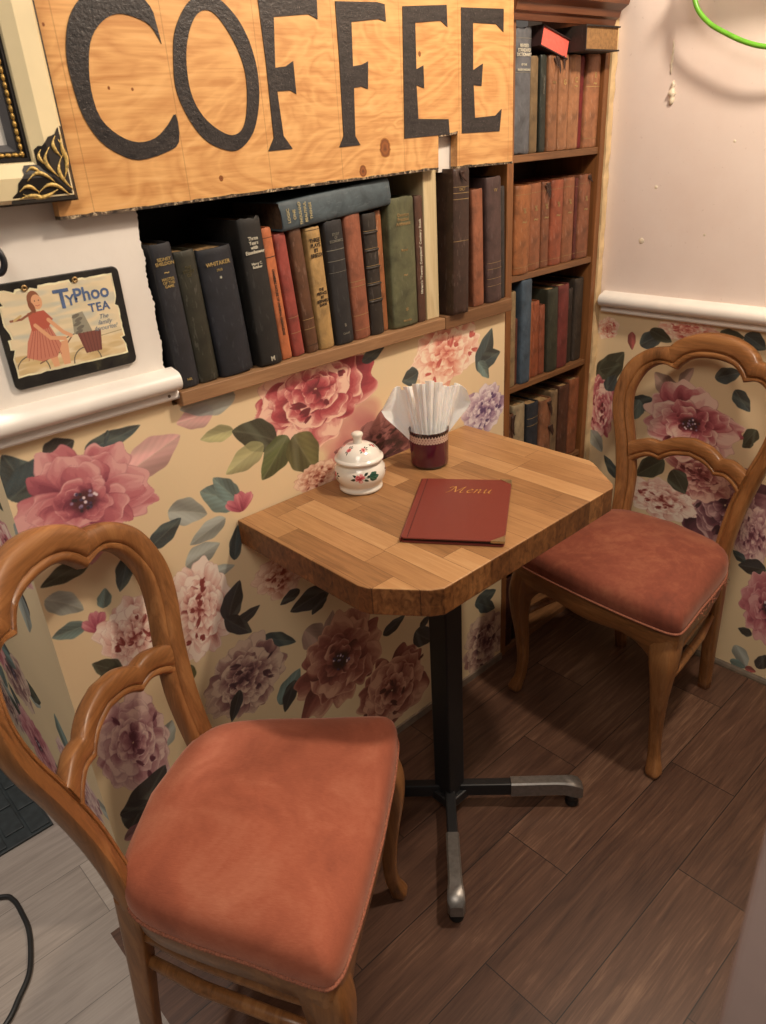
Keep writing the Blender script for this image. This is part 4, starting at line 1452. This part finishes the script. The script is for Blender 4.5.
fx = lambda s, q: Matrix.Translation(tf(*ap(s, q), -.0069)) @ Matrix.Rotation(PI / 2, 4, 'X')
text_obj('brand_lettering', 'T', .036, BLUE, ts, fx(.52, .80), depth=.0004, bold=.02)
text_obj('brand_lettering', 'Y·', .020, BLUE, ts, fx(.605, .775), depth=.0004, bold=.02)
text_obj('brand_lettering', 'Phoo', .026, BLUE, ts, fx(.785, .815), depth=.0004, sx=.95, bold=.02)
text_obj('brand_lettering', 'TEA', .0165, BLUE, ts, fx(.83, .635), depth=.0004, spacing=1.1, bold=.02)
text_obj('slogan_lettering', 'The\nfamily\nfavourite!', .0088, plain('slogan_grey', (126, 132, 140), .5), ts, fx(.85, .44), depth=.0002, shear=.35)
for x in (-.267, -.198):
    MB().lathe([(.0014, 0), (.0040, .0004), (.0044, .0012), (.0036, .0022), (.0018, .0022), (.0014, 0)], 20, (0, 0, 0), Matrix.Translation(tf(x, 1.2025, -.0065)) @ Matrix.Rotation(PI / 2, 4, 'X')).build('eyelet', plain('brass_eyelet', (170, 140, 96), .35, metal=.8), ts, smooth=True)

# iron hook at the left edge
hk = thing('wall_hook', 'black iron hook on the white plaster above the tin tea sign', 'hook', (-.306, -.001, 1.25))
iron = plain('black_iron', (28, 28, 32), .4)
MB().box((-.010, -.004, -.02), (.010, 0, .05)).build('back_plate', iron, hk, bevel=.002)
MB().tube(catmull([(0, -.003, .02), (.007, -.016, .016), (.0135, -.028, .004), (.0155, -.031, -.010), (.010, -.030, -.021), (.002, -.026, -.022)], 5), .0042, 10).build('hook_arm', iron, hk, smooth=True)

# ------------------------------------------------------------------ cafe table
tb = thing('cafe_table', 'small cafe table with butcher block top pushed against the floral wall', 'table', (.27, -.25, 0))
tbo = (.27, -.25, 0)
top_poly = [(-.007, -.002), (-.007, -.332), (-.002, -.350), (.056, -.424), (.074, -.4365), (.531, -.4365), (.546, -.428), (.609, -.345), (.615, -.33), (.615, -.002)]
stave_m = plank_material('butcher_block_oak', 1, 0, .24, .0455, (.0, .0015), 0, [(.05, (112, 78, 48)), (.35, (152, 110, 70)), (.62, (176, 132, 87)), (.95, (198, 158, 112))],
                         seam=(112, 76, 46), seamw=.0005, rough=.40, grain=1.6, grainamp=.30, bump=.1, rnd_off=True, spread=.48, sides=True)
MB().prism(top_poly, lambda a, b, d: (a - tbo[0], b - tbo[1], d), .702, .75).build('tabletop', stave_m, tb, bevel=.0022)
tb.children[0].data.transform(Matrix.Translation(tbo))
tb.children[0].location = tuple(-v for v in tbo)
blk = plain('black_powder_coat', (24, 24, 26), .45, .1, 90.)
MB().box((-.0235, -.0235, .05), (.0235, .0235, .694)).build('column', blk, tb, bevel=.003)
MB().box((-.12, -.12, .6955), (.12, .12, .7015)).box((-.16, -.02, .692), (.16, .02, .6955)).build('mounting_plate', blk, tb, bevel=.001)
chrome = plain('brushed_steel_cover', (136, 132, 128), .38, .06, 120., metal=.75)
MB().box((-.034, -.034, .030), (.034, .034, .0545)).build('base_hub', blk, tb, bevel=.004)
for k in range(4):
    Mz = Matrix.Rotation(PI / 4 + k * PI / 2, 4, 'Z')
    lg = MB().box((.015, -.0105, .036), (.20, .0115, .068), Mz).build('leg', blk, tb, bevel=.003)
    rings = []
    for x, w, z0, z1 in ((.135, .0135, .036, .0715), (.232, .0135, .038, .0725), (.252, .0145, .038, .072), (.270, .0168, .034, .0695), (.284, .0168, .030, .064), (.292, .012, .028, .054)):
        rings.append([(x, -w, z0), (x, w, z0), (x, w, z1 - .003), (x, w * .75, z1), (x, -w * .75, z1), (x, -w, z1 - .003)])
    MB().loft(rings, M=Mz).build('steel_cover', chrome, lg, smooth=True, angle=35)
    MB().lathe([(.0001, 0), (.0135, 0), (.0150, .003), (.0150, .010), (.0125, .013), (.0125, .018), (.0138, .020), (.0138, .028), (.008, .032), (.008, .042), (.0001, .042)], 24, (.271, 0, 0), Mz).build('foot', plain('black_rubber', (16, 16, 16), .5), lg, smooth=True, angle=40)

# ------------------------------------------------------------------ menu folder
ang = math.atan2(.138, .194) - PI / 2          # local +y runs up the page
mn = thing('menu_folder', 'closed dark red menu folder with gold script lying on the table', 'menu', (.2755, -.2875, .7502), ang)
mw, mh = .170, .238
red_m = plain('oxblood_leatherette', (118, 48, 38), .42, .06, 700., bump=.15)


def cover(z0, z1, grow=0.):
    p = rrect(-mw / 2 - grow, -mh / 2 - grow, mw / 2 + grow, mh / 2 + grow, .006)
    return MB().prism(p, lambda a, b, d: (a, b, d), z0, z1)


def vouter(z0, z1):
    return MB()


cover(.0, .0028).build('back_cover', red_m, mn, bevel=.0008)
MB().box((-mw / 2 + .004, -mh / 2 + .004, .0030), (mw / 2 - .006, mh / 2 - .004, .0068)).build('inner_pages', plain('black_menu_sleeves', (22, 20, 20), .3), mn)
fm = MB()
fm.prism(rrect(-mw / 2, -mh / 2, mw / 2, mh / 2, .006), lambda a, b, d: (a, b, d + .0012 * (a / mw + .5)), .0070, .0098)
fm.build('front_cover', red_m, mn, bevel=.0009)
sp = [(-mw / 2 - .0025 * math.sin(a), .0049 - .0049 * math.cos(a)) for a in np.linspace(0, PI, 9)]
MB().loft([[(x, y, z) for x, z in sp] for y in (-mh / 2 + .001, mh / 2 - .001)]).build('spine', red_m, mn, smooth=True)
MB().box((-mw / 2 + .010, -mh / 2 + .002, .0098), (-mw / 2 + .0115, mh / 2 - .002, .0101)).build('hinge_crease', plain('dark_crease', (70, 24, 22), .5), mn)
brass = plain('brass_corner', (188, 166, 126), .3, .08, 200., metal=.85)
for sy in (-1, 1):
    cx, cy = mw / 2, sy * mh / 2
    tri = [(cx + .0008, cy + sy * .0008), (cx - .022, cy + sy * .0008), (cx - .017, cy - sy * .003), (cx - .004, cy - sy * .015), (cx + .0008, cy - sy * .020)]
    MB().prism(tri, lambda a, b, d: (a, b, d), .0066, .0119).build('corner_guard', brass, mn, bevel=.0006)
# hand-drawn script: every stroke is swept with a slanted nib
glyph = {
    'M': (1.08, [[(-.16, .70), (-.13, .86), (0, .90), (.14, .97)], [(.16, .98), (.06, .45), (-.10, .06), (-.22, .0)], [(.16, .98), (.26, .6), (.36, .08)], [(.36, .08), (.60, .6), (.82, .98)], [(.82, .98), (.74, .5), (.70, .12), (.78, .0), (.92, .08)]]),
    'e': (.50, [[(.06, .26), (.28, .34), (.36, .50), (.24, .58), (.10, .42), (.06, .20), (.16, .02), (.30, .03), (.44, .14)]]),
    'n': (.62, [[(.04, .50), (.12, .58), (.12, .40), (.06, .0)], [(.09, .30), (.24, .52), (.36, .56), (.38, .42), (.34, .12), (.40, .0), (.54, .12)]]),
    'u': (.62, [[(.02, .46), (.12, .58), (.10, .30), (.10, .08), (.20, .01), (.34, .16), (.42, .50)], [(.44, .58), (.40, .20), (.42, .04), (.50, .02), (.60, .12)]]),
}
tx = MB()
sc_, pen = .0265, 0.
nib = Vector((math.cos(.7), math.sin(.7))) * .00125
org = Vector((-.026, .058))
for ch in 'Menu':
    adv, strokes = glyph[ch]
    for st in strokes:
        pts = [Vector(((p[0] + pen + p[1] * .22) * sc_ * 1.04, p[1] * sc_)) + org for p in catmull(st, 7)]
        for a, b in zip(pts, pts[1:]):
            q = [a - nib, a + nib, b + nib, b - nib]
            if (q[1] - q[0]).cross(q[3] - q[0]) < 0:
                q = q[::-1]
            zt = lambda v: .0100 + .0012 * (v.x / mw + .5)
            tx.add([(v.x, v.y, zt(v)) for v in q] + [(v.x, v.y, zt(v) + .00035) for v in q], [(0, 3, 2, 1), (4, 5, 6, 7), (0, 1, 5, 4), (1, 2, 6, 5), (2, 3, 7, 6), (3, 0, 4, 7)])
    pen += adv
tx.build('gold_lettering', plain('menu_gold', (206, 158, 84), .4, .05, 100., metal=.2), mn)

# ------------------------------------------------------------------ china sugar bowl
sb = thing('sugar_bowl', 'lidded white china sugar bowl with painted pink roses on the table', 'sugar bowl', (.233, -.071, .7503))
sb.scale = (1.07, 1.07, 1.05)
RAD = .047
cvB = Canvas(-PI * RAD, -.005, PI * RAD, .075, 3200, c255(236, 230, 218))


def rose(cv, a, b, s, seed):
    R = np.random.default_rng(seed)
    P = ((150, 40, 50), (212, 112, 112), (240, 190, 184))
    for an, L in ((0.1, 1.9), (.5, 1.6), (-.4, 1.5), (3.3, 1.5), (2.7, 1.3)):
        ex, ey = a + math.cos(an) * s * L, b + math.sin(an) * s * L
        cv.line([(a, b), (ex, ey)], .0007, c255(70, 100, 70))
        leaf(cv, 'dgreen', ex - math.cos(an) * s * .8, ey - math.sin(an) * s * .8, ex, ey, .5, seed)
    for k in range(10):
        petal(cv, R, a, b, R.uniform(0, 6.28), 0, 1., .5, P, (s * .8, s * .8), R.normal(.05, .15))
    for k in range(5):
        petal(cv, R, a, b, R.uniform(0, 6.28), 0, .5, .3, P, (s * .8, s * .8), -.2)


LEAF['vivid'] = (40, 84, 66)
vw = math.atan2(-1.02, -.846)
rose(cvB, (vw - .02) * RAD, .037, .0115, 1)
for an, (dx, dy) in enumerate(((.016, .001), (.021, .005), (.020, -.005), (.024, .000))):
    leaf(cvB, 'vivid', (vw - .02) * RAD + .014 + .2 * dx, .037, (vw - .02) * RAD + dx * 1.3 + .006, .037 + dy * 1.4, .6, an)
cvB.line([((vw - .02) * RAD + .008, .036), ((vw - .02) * RAD + .026, .037)], .0008, c255(60, 96, 70))
for k in (-1.25, 1.5, 2.4):
    a = (vw + k + PI) % (2 * PI) - PI
    rose(cvB, a * RAD, .035, .0085, int(abs(k) * 10))
imgB = cvB.image('china_bowl_decoration')
t = NT('painted_china_body')
x, y, z = t.sep(t.coord())
at = t.math('ARCTAN2', y, x)
u = t.math('ADD', t.math('DIVIDE', at, 2 * PI), .5)
v = t.math('DIVIDE', t.math('ADD', z, .005), .08)
t.set(Base_Color=t.image(imgB, t.comb(u, v)), Roughness=.16, Coat_Weight=.4)
MB().lathe([(.0001, .002), (.026, .002), (.028, 0), (.036, .0), (.0395, .003), (.039, .007), (.036, .010), (.0385, .014), (.0445, .024), (.0468, .034), (.0450, .043), (.0405, .050), (.0380, .053), (.0395, .056), (.0385, .057), (.034, .055), (.034, .050), (.0001, .048)], 56).build('bowl', t.m, sb, smooth=True)
cvD = Canvas(-.05, -.05, .05, .05, 3200, c255(238, 232, 222))
for k in range(6):
    a = vw + k * PI / 3 + .35
    rose(cvD, .0255 * math.cos(a), .0255 * math.sin(a), .0056, k + 20)
imgD = cvD.image('china_lid_decoration')
t = NT('painted_china_lid')
x, y, z = t.sep(t.coord())
t.set(Base_Color=t.image(imgD, t.comb(t.math('ADD', t.math('MULTIPLY', x, 10.), .5), t.math('ADD', t.math('MULTIPLY', y, 10.), .5))), Roughness=.16, Coat_Weight=.4)
lid = MB().lathe([(.034, .0575), (.0425, .0575), (.0440, .0595), (.0435, .0625), (.0400, .0640), (.0390, .0655), (.0365, .072), (.030, .0795), (.021, .085), (.012, .0875), (.0001, .088)], 56).build('lid', t.m, sb, smooth=True)
china = plain('white_china', (236, 228, 214), .16, .02, 10.)
MB().lathe([(.0085, .0865), (.0085, .089), (.0072, .093), (.0085, .099), (.0105, .103), (.0098, .1065), (.006, .1085), (.0001, .109)], 32).build('lid_knob', china, lid, smooth=True)

# ------------------------------------------------------------------ maroon tumbler of napkins
cp = thing('maroon_tumbler', 'maroon tumbler with cream lace band holding the paper napkins', 'cup', (.401, -.094, .7503))
cp.scale = (1.03, 1.03, 1.05)
RC = .037
cvC = Canvas(-PI * RC, 0, PI * RC, .08, 3000, c255(84, 28, 44))
cvC.poly([(-PI * RC, .068), (PI * RC, .068), (PI * RC, .081), (-PI * RC, .081)], c255(40, 26, 26))
cvC.poly([(-PI * RC, .0545), (PI * RC, .0545), (PI * RC, .068), (-PI * RC, .068)], c255(206, 180, 164))
R = np.random.default_rng(2)
nS = 40
for k in range(nS):
    a = -PI * RC + (k + .5) * 2 * PI * RC / nS
    cvC.ellipse(a, .0545, .0025, .0022, c255(206, 180, 164))
    cvC.ellipse(a, .0685, .0021, .0036, c255(44, 28, 28))
    cvC.ellipse(a + .002, .0615, .0009, .0013, c255(120, 60, 60))
    cvC.ellipse(a, .0570, .0008, .0008, c255(110, 50, 56))
    cvC.ellipse(a, .0735, .0010, .0012, c255(126, 84, 70))
cvC.poly([(-PI * RC, 0), (PI * RC, 0), (PI * RC, .006), (-PI * RC, .006)], c255(46, 16, 24))
imgC = cvC.image('tumbler_lace_pattern')
t = NT('maroon_glass_print')
x, y, z = t.sep(t.coord())
u = t.math('ADD', t.math('DIVIDE', t.math('ARCTAN2', y, x), 2 * PI), .5)
t.set(Base_Color=t.image(imgC, t.comb(u, t.math('DIVIDE', z, .08))), Roughness=.14, Coat_Weight=.5)
MB().lathe([(.0001, .001), (.030, .001), (.0335, 0), (.0365, .003), (.0372, .008), (.0375, .03), (.0385, .065), (.0395, .0725), (.0390, .074), (.0372, .0735), (.0362, .065), (.0350, .012), (.0001, .011)], 56).build('tumbler', t.m, cp, smooth=True)

t = NT('white_tissue_paper')
n = t.noise(t.coord(), 500., 2., .5)
t.set(Base_Color=t.ramp(n, [(.3, (250, 248, 242)), (.7, (254, 252, 248))]), Roughness=.8, Subsurface_Weight=.5, Subsurface_Radius=(.02, .018, .015))
t.b.inputs['Emission Strength'].default_value = 0.
nap_m = t.m
E1, E2 = Vector((.7505, -.6609, 0)), Vector((.6609, .7505, 0))
NC = Vector((.401, -.094, 0))
GN = 'folded napkins standing in the tumbler'


def napkin(label, rings, th=.0008):
    """rings: rows of (lateral, depth, z) from the bottom to the top; folded paper given a thin body"""
    nb = len(rings[0])
    rws = []
    for r in rings:
        P = [NC + E1 * a + E2 * b + Vector((0, 0, z)) for a, b, z in r]
        front = [p - E2 * th for p in P]
        back = [p + E2 * th for p in P][::-1]
        rws.append([tuple(p) for p in front + back])
    o = MB().loft(rws).build('paper_napkin', nap_m, None, smooth=False, origin=tuple(NC + Vector((0, 0, .765))))
    return tag(o, label, 'napkin', GN)


R = np.random.default_rng(4)
ribs = [(-.020, -.048, .910, .012), (-.015, -.034, .915, .004), (-.010, -.021, .919, -.004), (-.004, -.008, .921, -.010), (.002, .005, .922, -.011), (.008, .018, .921, -.008), (.013, .031, .918, -.001), (.018, .043, .914, .007), (.022, .056, .908, .014)]
for i, (b, tpx, zt, dep) in enumerate(ribs):
    rows = []
    zt += R.normal(0, .004)
    dep += R.normal(0, .003)
    tpx += R.normal(0, .003)
    for k in range(9):
        q = k / 8
        z = .765 + (zt - .765) * q
        c0 = b + (tpx - b) * q ** 1.25
        w = .0034 + .0056 * q
        fold = .003 + .004 * q
        d0 = dep * q - .004 + R.normal(0, .0004)
        rows.append([(c0 - w, d0 + fold, z - .003 * q), (c0 - w * .2, d0 - fold * .6, z), (c0 + w * .25, d0 - fold * .5, z), (c0 + w, d0 + fold, z - .004 * q)])
    napkin('white folded napkin with a pleated edge in the middle of the fan in the tumbler', rows)
for sgn, nm in ((-1, 'white napkin with a wide flared wing pointing to the left, beside the sugar bowl'), (1, 'white napkin with a wide flared wing curling over on the bookcase side')):
    for lay in range(1):
        rows = []
        for k in range(11):
            q = k / 10
            if sgn < 0:
                inn_ = -.010 - .042 * q
                out_ = -.016 - (.079 - .012 * lay) * min(1, q / .56) ** 1.1 + max(0, q - .56) / .44 * (.027 - .01 * lay)
                zi = .770 + .142 * q
                zo = .770 + (.092 * min(1, q / .56)) + max(0, q - .56) / .44 * .048
            else:
                inn_ = .010 + .046 * q
                out_ = .016 + (.072 - .012 * lay) * min(1, q / .66) ** 1.1 - max(0, q - .66) / .34 * .010
                zi = .770 + .140 * q
                zo = .770 + (.098 * min(1, q / .66)) + max(0, q - .66) / .34 * .030
            row = []
            for m in range(7):
                s = m / 6
                a = inn_ + (out_ - inn_) * s
                z = zi + (zo - zi) * s
                d = (.012 if sgn < 0 else .022) + .010 * lay + .010 * q * math.sin(s * 3.0) - .012 * q * s * s
                row.append((a, d, z))
            rows.append(row if sgn > 0 else row[::-1])
        napkin(nm, rows)

# ------------------------------------------------------------------ balloon-back chairs
ch_wood = wood('golden_walnut_chair', (88, 56, 30), (142, 94, 54), (178, 128, 80), 2, .34, 1.1, .08)
ch_woodx = wood('golden_walnut_rail', (88, 56, 30), (142, 94, 54), (178, 128, 80), 0, .34, 1.1, .08)
t = NT('coral_velvet')
c = t.coord()
n1 = t.noise(c, 9., 4., .6, .6)
n2 = t.noise(t.scale(c, (600., 90., 600.)), 1., 3., .6)
n3 = t.noise(c, 1400., 2., .5)
f = t.math('ADD', t.math('MULTIPLY', n1, .7), t.math('ADD', t.math('MULTIPLY', n2, .22), t.math('MULTIPLY', n3, .12)))
t.set(Base_Color=t.ramp(f, [(.3, (136, 68, 47)), (.52, (168, 90, 64)), (.75, (190, 118, 90))]), Roughness=.85, Sheen_Weight=.35, Sheen_Roughness=.45)
t.put(t.b.inputs['Sheen Tint'], (1., .62, .48, 1.))
t.bump(t.math('ADD', n2, n3), .25, .0008)
velvet = t.m
t = NT('worn_coral_velvet')
c = t.coord()
n1 = t.noise(c, 7., 5., .65, .8)
n2 = t.noise(c, 55., 4., .7, .4)
f = t.math('ADD', t.math('MULTIPLY', n1, .75), t.math('MULTIPLY', n2, .3))
t.set(Base_Color=t.ramp(f, [(.3, (104, 50, 36)), (.52, (138, 70, 50)), (.72, (166, 100, 72)), (.86, (190, 134, 98))]), Roughness=.85, Sheen_Weight=.3, Sheen_Roughness=.45)
t.put(t.b.inputs['Sheen Tint'], (1., .62, .48, 1.))
t.bump(n2, .2, .001)
velvet_worn = t.m
braid_m = plain('dusty_pink_braid', (150, 92, 70), .8, .25, 400.)


def back_y(z):
    return .162 + .2257 * (z - .45)


def frame_pt3(u, z, d):
    """a point of the raked back, d behind its front face"""
    y = back_y(z) - .053 * (u / .24) ** 2
    return (u, y + d, z - .2 * d)


HALF_O = [(.160, .405), (.160, .47), (.166, .53), (.174, .575), (.188, .635), (.205, .69), (.213, .74), (.208, .785), (.192, .825), (.155, .856), (.108, .867)]
HALF_I = [(.118, .405), (.120, .48), (.124, .54), (.134, .59), (.146, .635), (.164, .692), (.1715, .74), (.165, .776), (.147, .808), (.116, .823), (.083, .815)]
MID_O = [(.108, .867), (.095, .881), (.072, .894), (.038, .905), (0, .909)]
MID_I = [(.083, .815), (.070, .830), (.052, .843), (.028, .849), (0, .851)]
SECT = [(0, .5), (.03, .2), (.12, .04), (.3, 0), (.60, .03), (.68, .10), (.72, .24), (.78, .12), (.90, .12), (.97, .24), (1, .45), (1, .8), (.95, 1), (.5, 1.08), (.06, 1), (0, .82)]


def strip(pairs, T, sect=SECT):
    rings = []
    for (uo, zo), (ui, zi) in pairs:
        rings.append([frame_pt3(uo + (ui - uo) * s, zo + (zi - zo) * s, d * T) for s, d in sect])
    return rings


def sym(o, i):
    pr = list(zip(o, i))
    return pr + [((-a[0], a[1]), (-b[0], b[1])) for a, b in pr[::-1][1:]]


def outline(n=72):
    """plan of the seat: wide rounded front, sides drawn in, bowed back"""
    key = [(0, -.188), (.11, -.185), (.186, -.179), (.212, -.173), (.2235, -.163), (.2245, -.148), (.219, -.11), (.208, -.05), (.196, .03), (.180, .105), (.156, .146), (.11, .171), (0, .186)]
    h = catmull(key, 5)
    return h + [(-x, y) for x, y in h[::-1][1:-1]]


def make_chair(label, seat_mat):
    ch = thing('dining_chair', label, 'chair')
    po = catmull(HALF_O, 5)
    pi_ = catmull(HALF_I, 5)
    side = list(zip(po, pi_))
    for sg_ in (1, -1):
        pr = [((sg_ * a[0], a[1]), (sg_ * b[0], b[1])) for a, b in side]
        MB().loft(strip(pr, .030)).build('back_post', ch_wood, ch, smooth=True, angle=50)
    mo, mi = catmull(MID_O, 6), catmull(MID_I, 6)
    MB().loft(strip(sym(mo, mi), .031)).build('crest_rail', ch_woodx, ch, smooth=True, angle=50)
    uo = catmull([(.152, .632), (.142, .635), (.11, .645), (.082, .643)], 5)[:-1] + catmull([(.080, .642), (.066, .651), (.042, .661), (0, .668)], 5)
    ul = catmull([(.140, .578), (.122, .592), (.097, .602), (.072, .599)], 5)[:-1] + catmull([(.070, .598), (.057, .608), (.034, .618), (0, .624)], 5)
    MB().loft(strip(sym(uo, ul), .024)).build('back_rail', ch_woodx, ch, smooth=True, angle=50)
    # seat cushion
    O = outline()
    rings = []
    for s, z in ((.965, .402), (.995, .406), (1.006, .416), (1.006, .430), (.994, .443), (.966, .453), (.90, .461), (.74, .469), (.5, .475), (.25, .478), (.02, .479)):
        rings.append([(x * s, y * s, z + (.010 * (1 - (y / .19) ** 2) * (1 - s) * .6)) for x, y in O])
    st = MB().loft(rings).build('seat', seat_mat, ch, smooth=True)
    br = [(x * 1.004, y * 1.004, .4075) for x, y in O]
    MB().tube(br, .0030, 8, closed=True).build('seat_braid', braid_m, st, smooth=True)
    # shaped seat rails
    ap = MB()
    Oi = []
    for x, y in O:
        fr_ = max(0., min(1., (-y - .10) / .06))
        drop = .046 + .004 * math.cos(x * 26)
        if y < -.12:
            drop = .050 + .066 * min(1, (abs(x) / .20)) ** 5 + .007 * math.cos(abs(x) / .19 * PI * 1.3)
        Oi.append(drop)
    rr_ = []
    for (x, y), dp in zip(O, Oi):
        rr_.append([(x * .975, y * .975, .4045), (x * .985, y * .985, .392), (x * .972, y * .972, .4045 - dp + .004), (x * .955, y * .955, .4045 - dp), (x * .87, y * .87, .4045 - dp), (x * .87, y * .87, .4045)])
    ap.loft(rr_, closed=True)
    ap.build('seat_frame', ch_woodx, ch, smooth=True, angle=40)

    def sq(cx, cy, z, a, b=None, k=.5):
        b = b or a
        return [(cx + a * math.copysign(abs(math.cos(t_)) ** k, math.cos(t_)), cy + b * math.copysign(abs(math.sin(t_)) ** k, math.sin(t_)), z) for t_ in [2 * PI * m / 16 + PI / 16 for m in range(16)]]
    for s in (1, -1):
        key = [(.404, .186, -.142, .0250), (.375, .190, -.147, .0275), (.345, .194, -.153, .0285), (.31, .198, -.159, .0255), (.26, .199, -.160, .0200), (.19, .196, -.153, .0155), (.11, .195, -.147, .0130), (.055, .199, -.149, .0125), (.025, .206, -.156, .0150), (.010, .209, -.159, .0160), (0, .208, -.158, .0130)]
        pts = catmull(key, 4)
        MB().loft([sq(s * x, y, z, r_) for z, x, y, r_ in pts]).build('leg', ch_wood, ch, smooth=True)
        key = [(.418, .139, .150, .0205), (.38, .139, .154, .0200), (.30, .138, .164, .0185), (.20, .135, .179, .0165), (.10, .131, .194, .0150), (0, .128, .207, .0140)]
        pts = catmull(key, 4)
        MB().loft([sq(s * x, y, z, r_ * 1.0, r_) for z, x, y, r_ in pts]).build('leg', ch_wood, ch, smooth=True)
        for z in (.322, .252):
            yf = -.150 if z > .3 else -.150
            xb = .137 if z > .3 else .136
            MB().tube([(s * .196, yf, z - .004), (s * .186, -.07, z - .001), (s * .165, .06, z + .002), (s * xb, .166, z + .004)], [.0085, .0105, .0105, .0085], 12).build('stretcher', ch_woodx, ch, smooth=True)
    MB().tube([(-.136, .168, .285), (0, .172, .285), (.136, .168, .285)], [.008, .010, .008], 12).build('stretcher', ch_woodx, ch, smooth=True)
    return ch


c1 = make_chair('carved balloon back chair with bright coral velvet seat, nearest the camera left of the table', velvet)
c1.location = (-.2278, -.3228, 0)
c1.rotation_euler = (0, 0, .629)
c1['group'] = 'carved balloon back cafe chairs'
c2 = copy_tree(c1)
c2['label'] = 'carved balloon back chair with worn brownish coral seat, between table and right wall'
c2.location = (.8273, -.3306, 0)
c2.rotation_euler = (0, 0, -1.628)
for chd in c2.children:
    if chd.name.startswith('seat') and not chd.name.startswith('seat_frame'):
        chd.data = chd.data.copy()
        chd.data.materials[0] = velvet_worn
        # frayed braid threads along the near side
        fr = MB()
        R = np.random.default_rng(6)
        for k in range(46):
            y = R.uniform(-.13, .11)
            x = np.interp(y, [-.158, -.06, .03, .105], [.213, .2085, .197, .182])
            z = .409 + R.normal(0, .002)
            p = [(x, y, z)]
            for m in range(4):
                p.append((p[-1][0] + abs(R.normal(.0012, .0012)), p[-1][1] + R.normal(0, .004), p[-1][2] - abs(R.normal(.0022, .0018))))
            fr.tube(p, .0007, 5)
        fr.build('frayed_fringe', braid_m, chd)

# ------------------------------------------------------------------ loose things on the floor and the right wall
rub = plain('black_rubber_tread', (44, 50, 52), .45, .15, 60.)
mt = thing('door_mat', 'dark rubber mat with raised blocks on the grey hall floor beyond the wall end', 'mat', (-.75, .62, 0))
m_ = MB().box((-.45, -.262, .0003), (.353, .45, .007))
for ix in range(17):
    for iy in range(8):
        x0, y0 = -.445 + ix * .047, -.256 + iy * .088 + (.03 if ix % 2 else 0)
        if y0 + .08 < .45:
            m_.box((x0, y0, .006), (x0 + .041, y0 + .081, .0115))
m_.build('tread', rub, mt, bevel=.0012, seg=1)

blackc = plain('black_cable_sheath', (30, 30, 30), .4)
pts = [(-.80, .36), (-.66, .325), (-.552, .253), (-.532, .225), (-.530, .178), (-.533, .135), (-.546, .088), (-.566, .042), (-.594, .012), (-.63, -.02), (-.72, -.06), (-.84, -.08)]
o = MB().tube(catmull([(x, y, .0052) for x, y in pts], 6), .0050, 10).build('black_cable', blackc, None, smooth=True, origin=(-.55, .1, 0))
tag(o, 'loop of black cable lying on the grey floor at the lower left', 'cable')

# unseen board shelf, added to throw the soft shadow on the right wall, and the green cable hangs over its end
o = MB().box((XR - .107, -.95, 1.66), (XR - .0005, -.256, 1.682)).build('shadow_board_shelf', wood('white_shelf_board', (210, 200, 186), (224, 216, 204), (234, 226, 214), 1, .5), bevel=.002, origin=(XR - .05, -.6, 1.66))
tag(o, 'unseen pale board shelf added high on the right wall to cast a shadow', 'shelf')
grn = plain('lime_green_cable', (108, 178, 50), .35, .06, 60.)
path = [(1.085, -.50, 1.6875), (1.088, -.36, 1.6875), (1.092, -.27, 1.6885), (1.095, -.225, 1.680), (1.096, -.202, 1.64), (1.096, -.195, 1.60), (1.096, -.206, 1.552), (1.096, -.236, 1.519), (1.096, -.275, 1.496), (1.096, -.318, 1.476), (1.096, -.36, 1.464), (1.097, -.41, 1.462), (1.10, -.47, 1.475), (1.105, -.53, 1.51), (1.115, -.57, 1.56), (1.13, -.58, 1.60), (1.141, -.58, 1.62)]
o = MB().tube(catmull(path, 6), .0048, 12).build('green_cable', grn, None, smooth=True, origin=(1.096, -.3, 1.5))
tag(o, 'lime green cable drooping in a curve at the top right over the plaster', 'cable')

# upright post standing close to the camera on the right
mv = plain('mauve_grey_paint', (190, 166, 160), .6, .06, 8.)
ps = thing('newel_post', 'blurred mauve grey upright post close to the camera at the lower right corner', 'post', (-.215, -1.022, 0))
MB().box((-.022, -.024, .03), (.022, .028, 1.0)).build('shaft', mv, ps, bevel=.006, seg=3)
MB().box((-.034, -.038, 0), (.034, .038, .03)).build('base', mv, ps, bevel=.004)
MB().lathe([(.022, 0), (.024, .005), (.024, .012), (.018, .018), (.0001, .021)], 32, (0, 0, 1.0)).build('cap', mv, ps, smooth=True, angle=40)
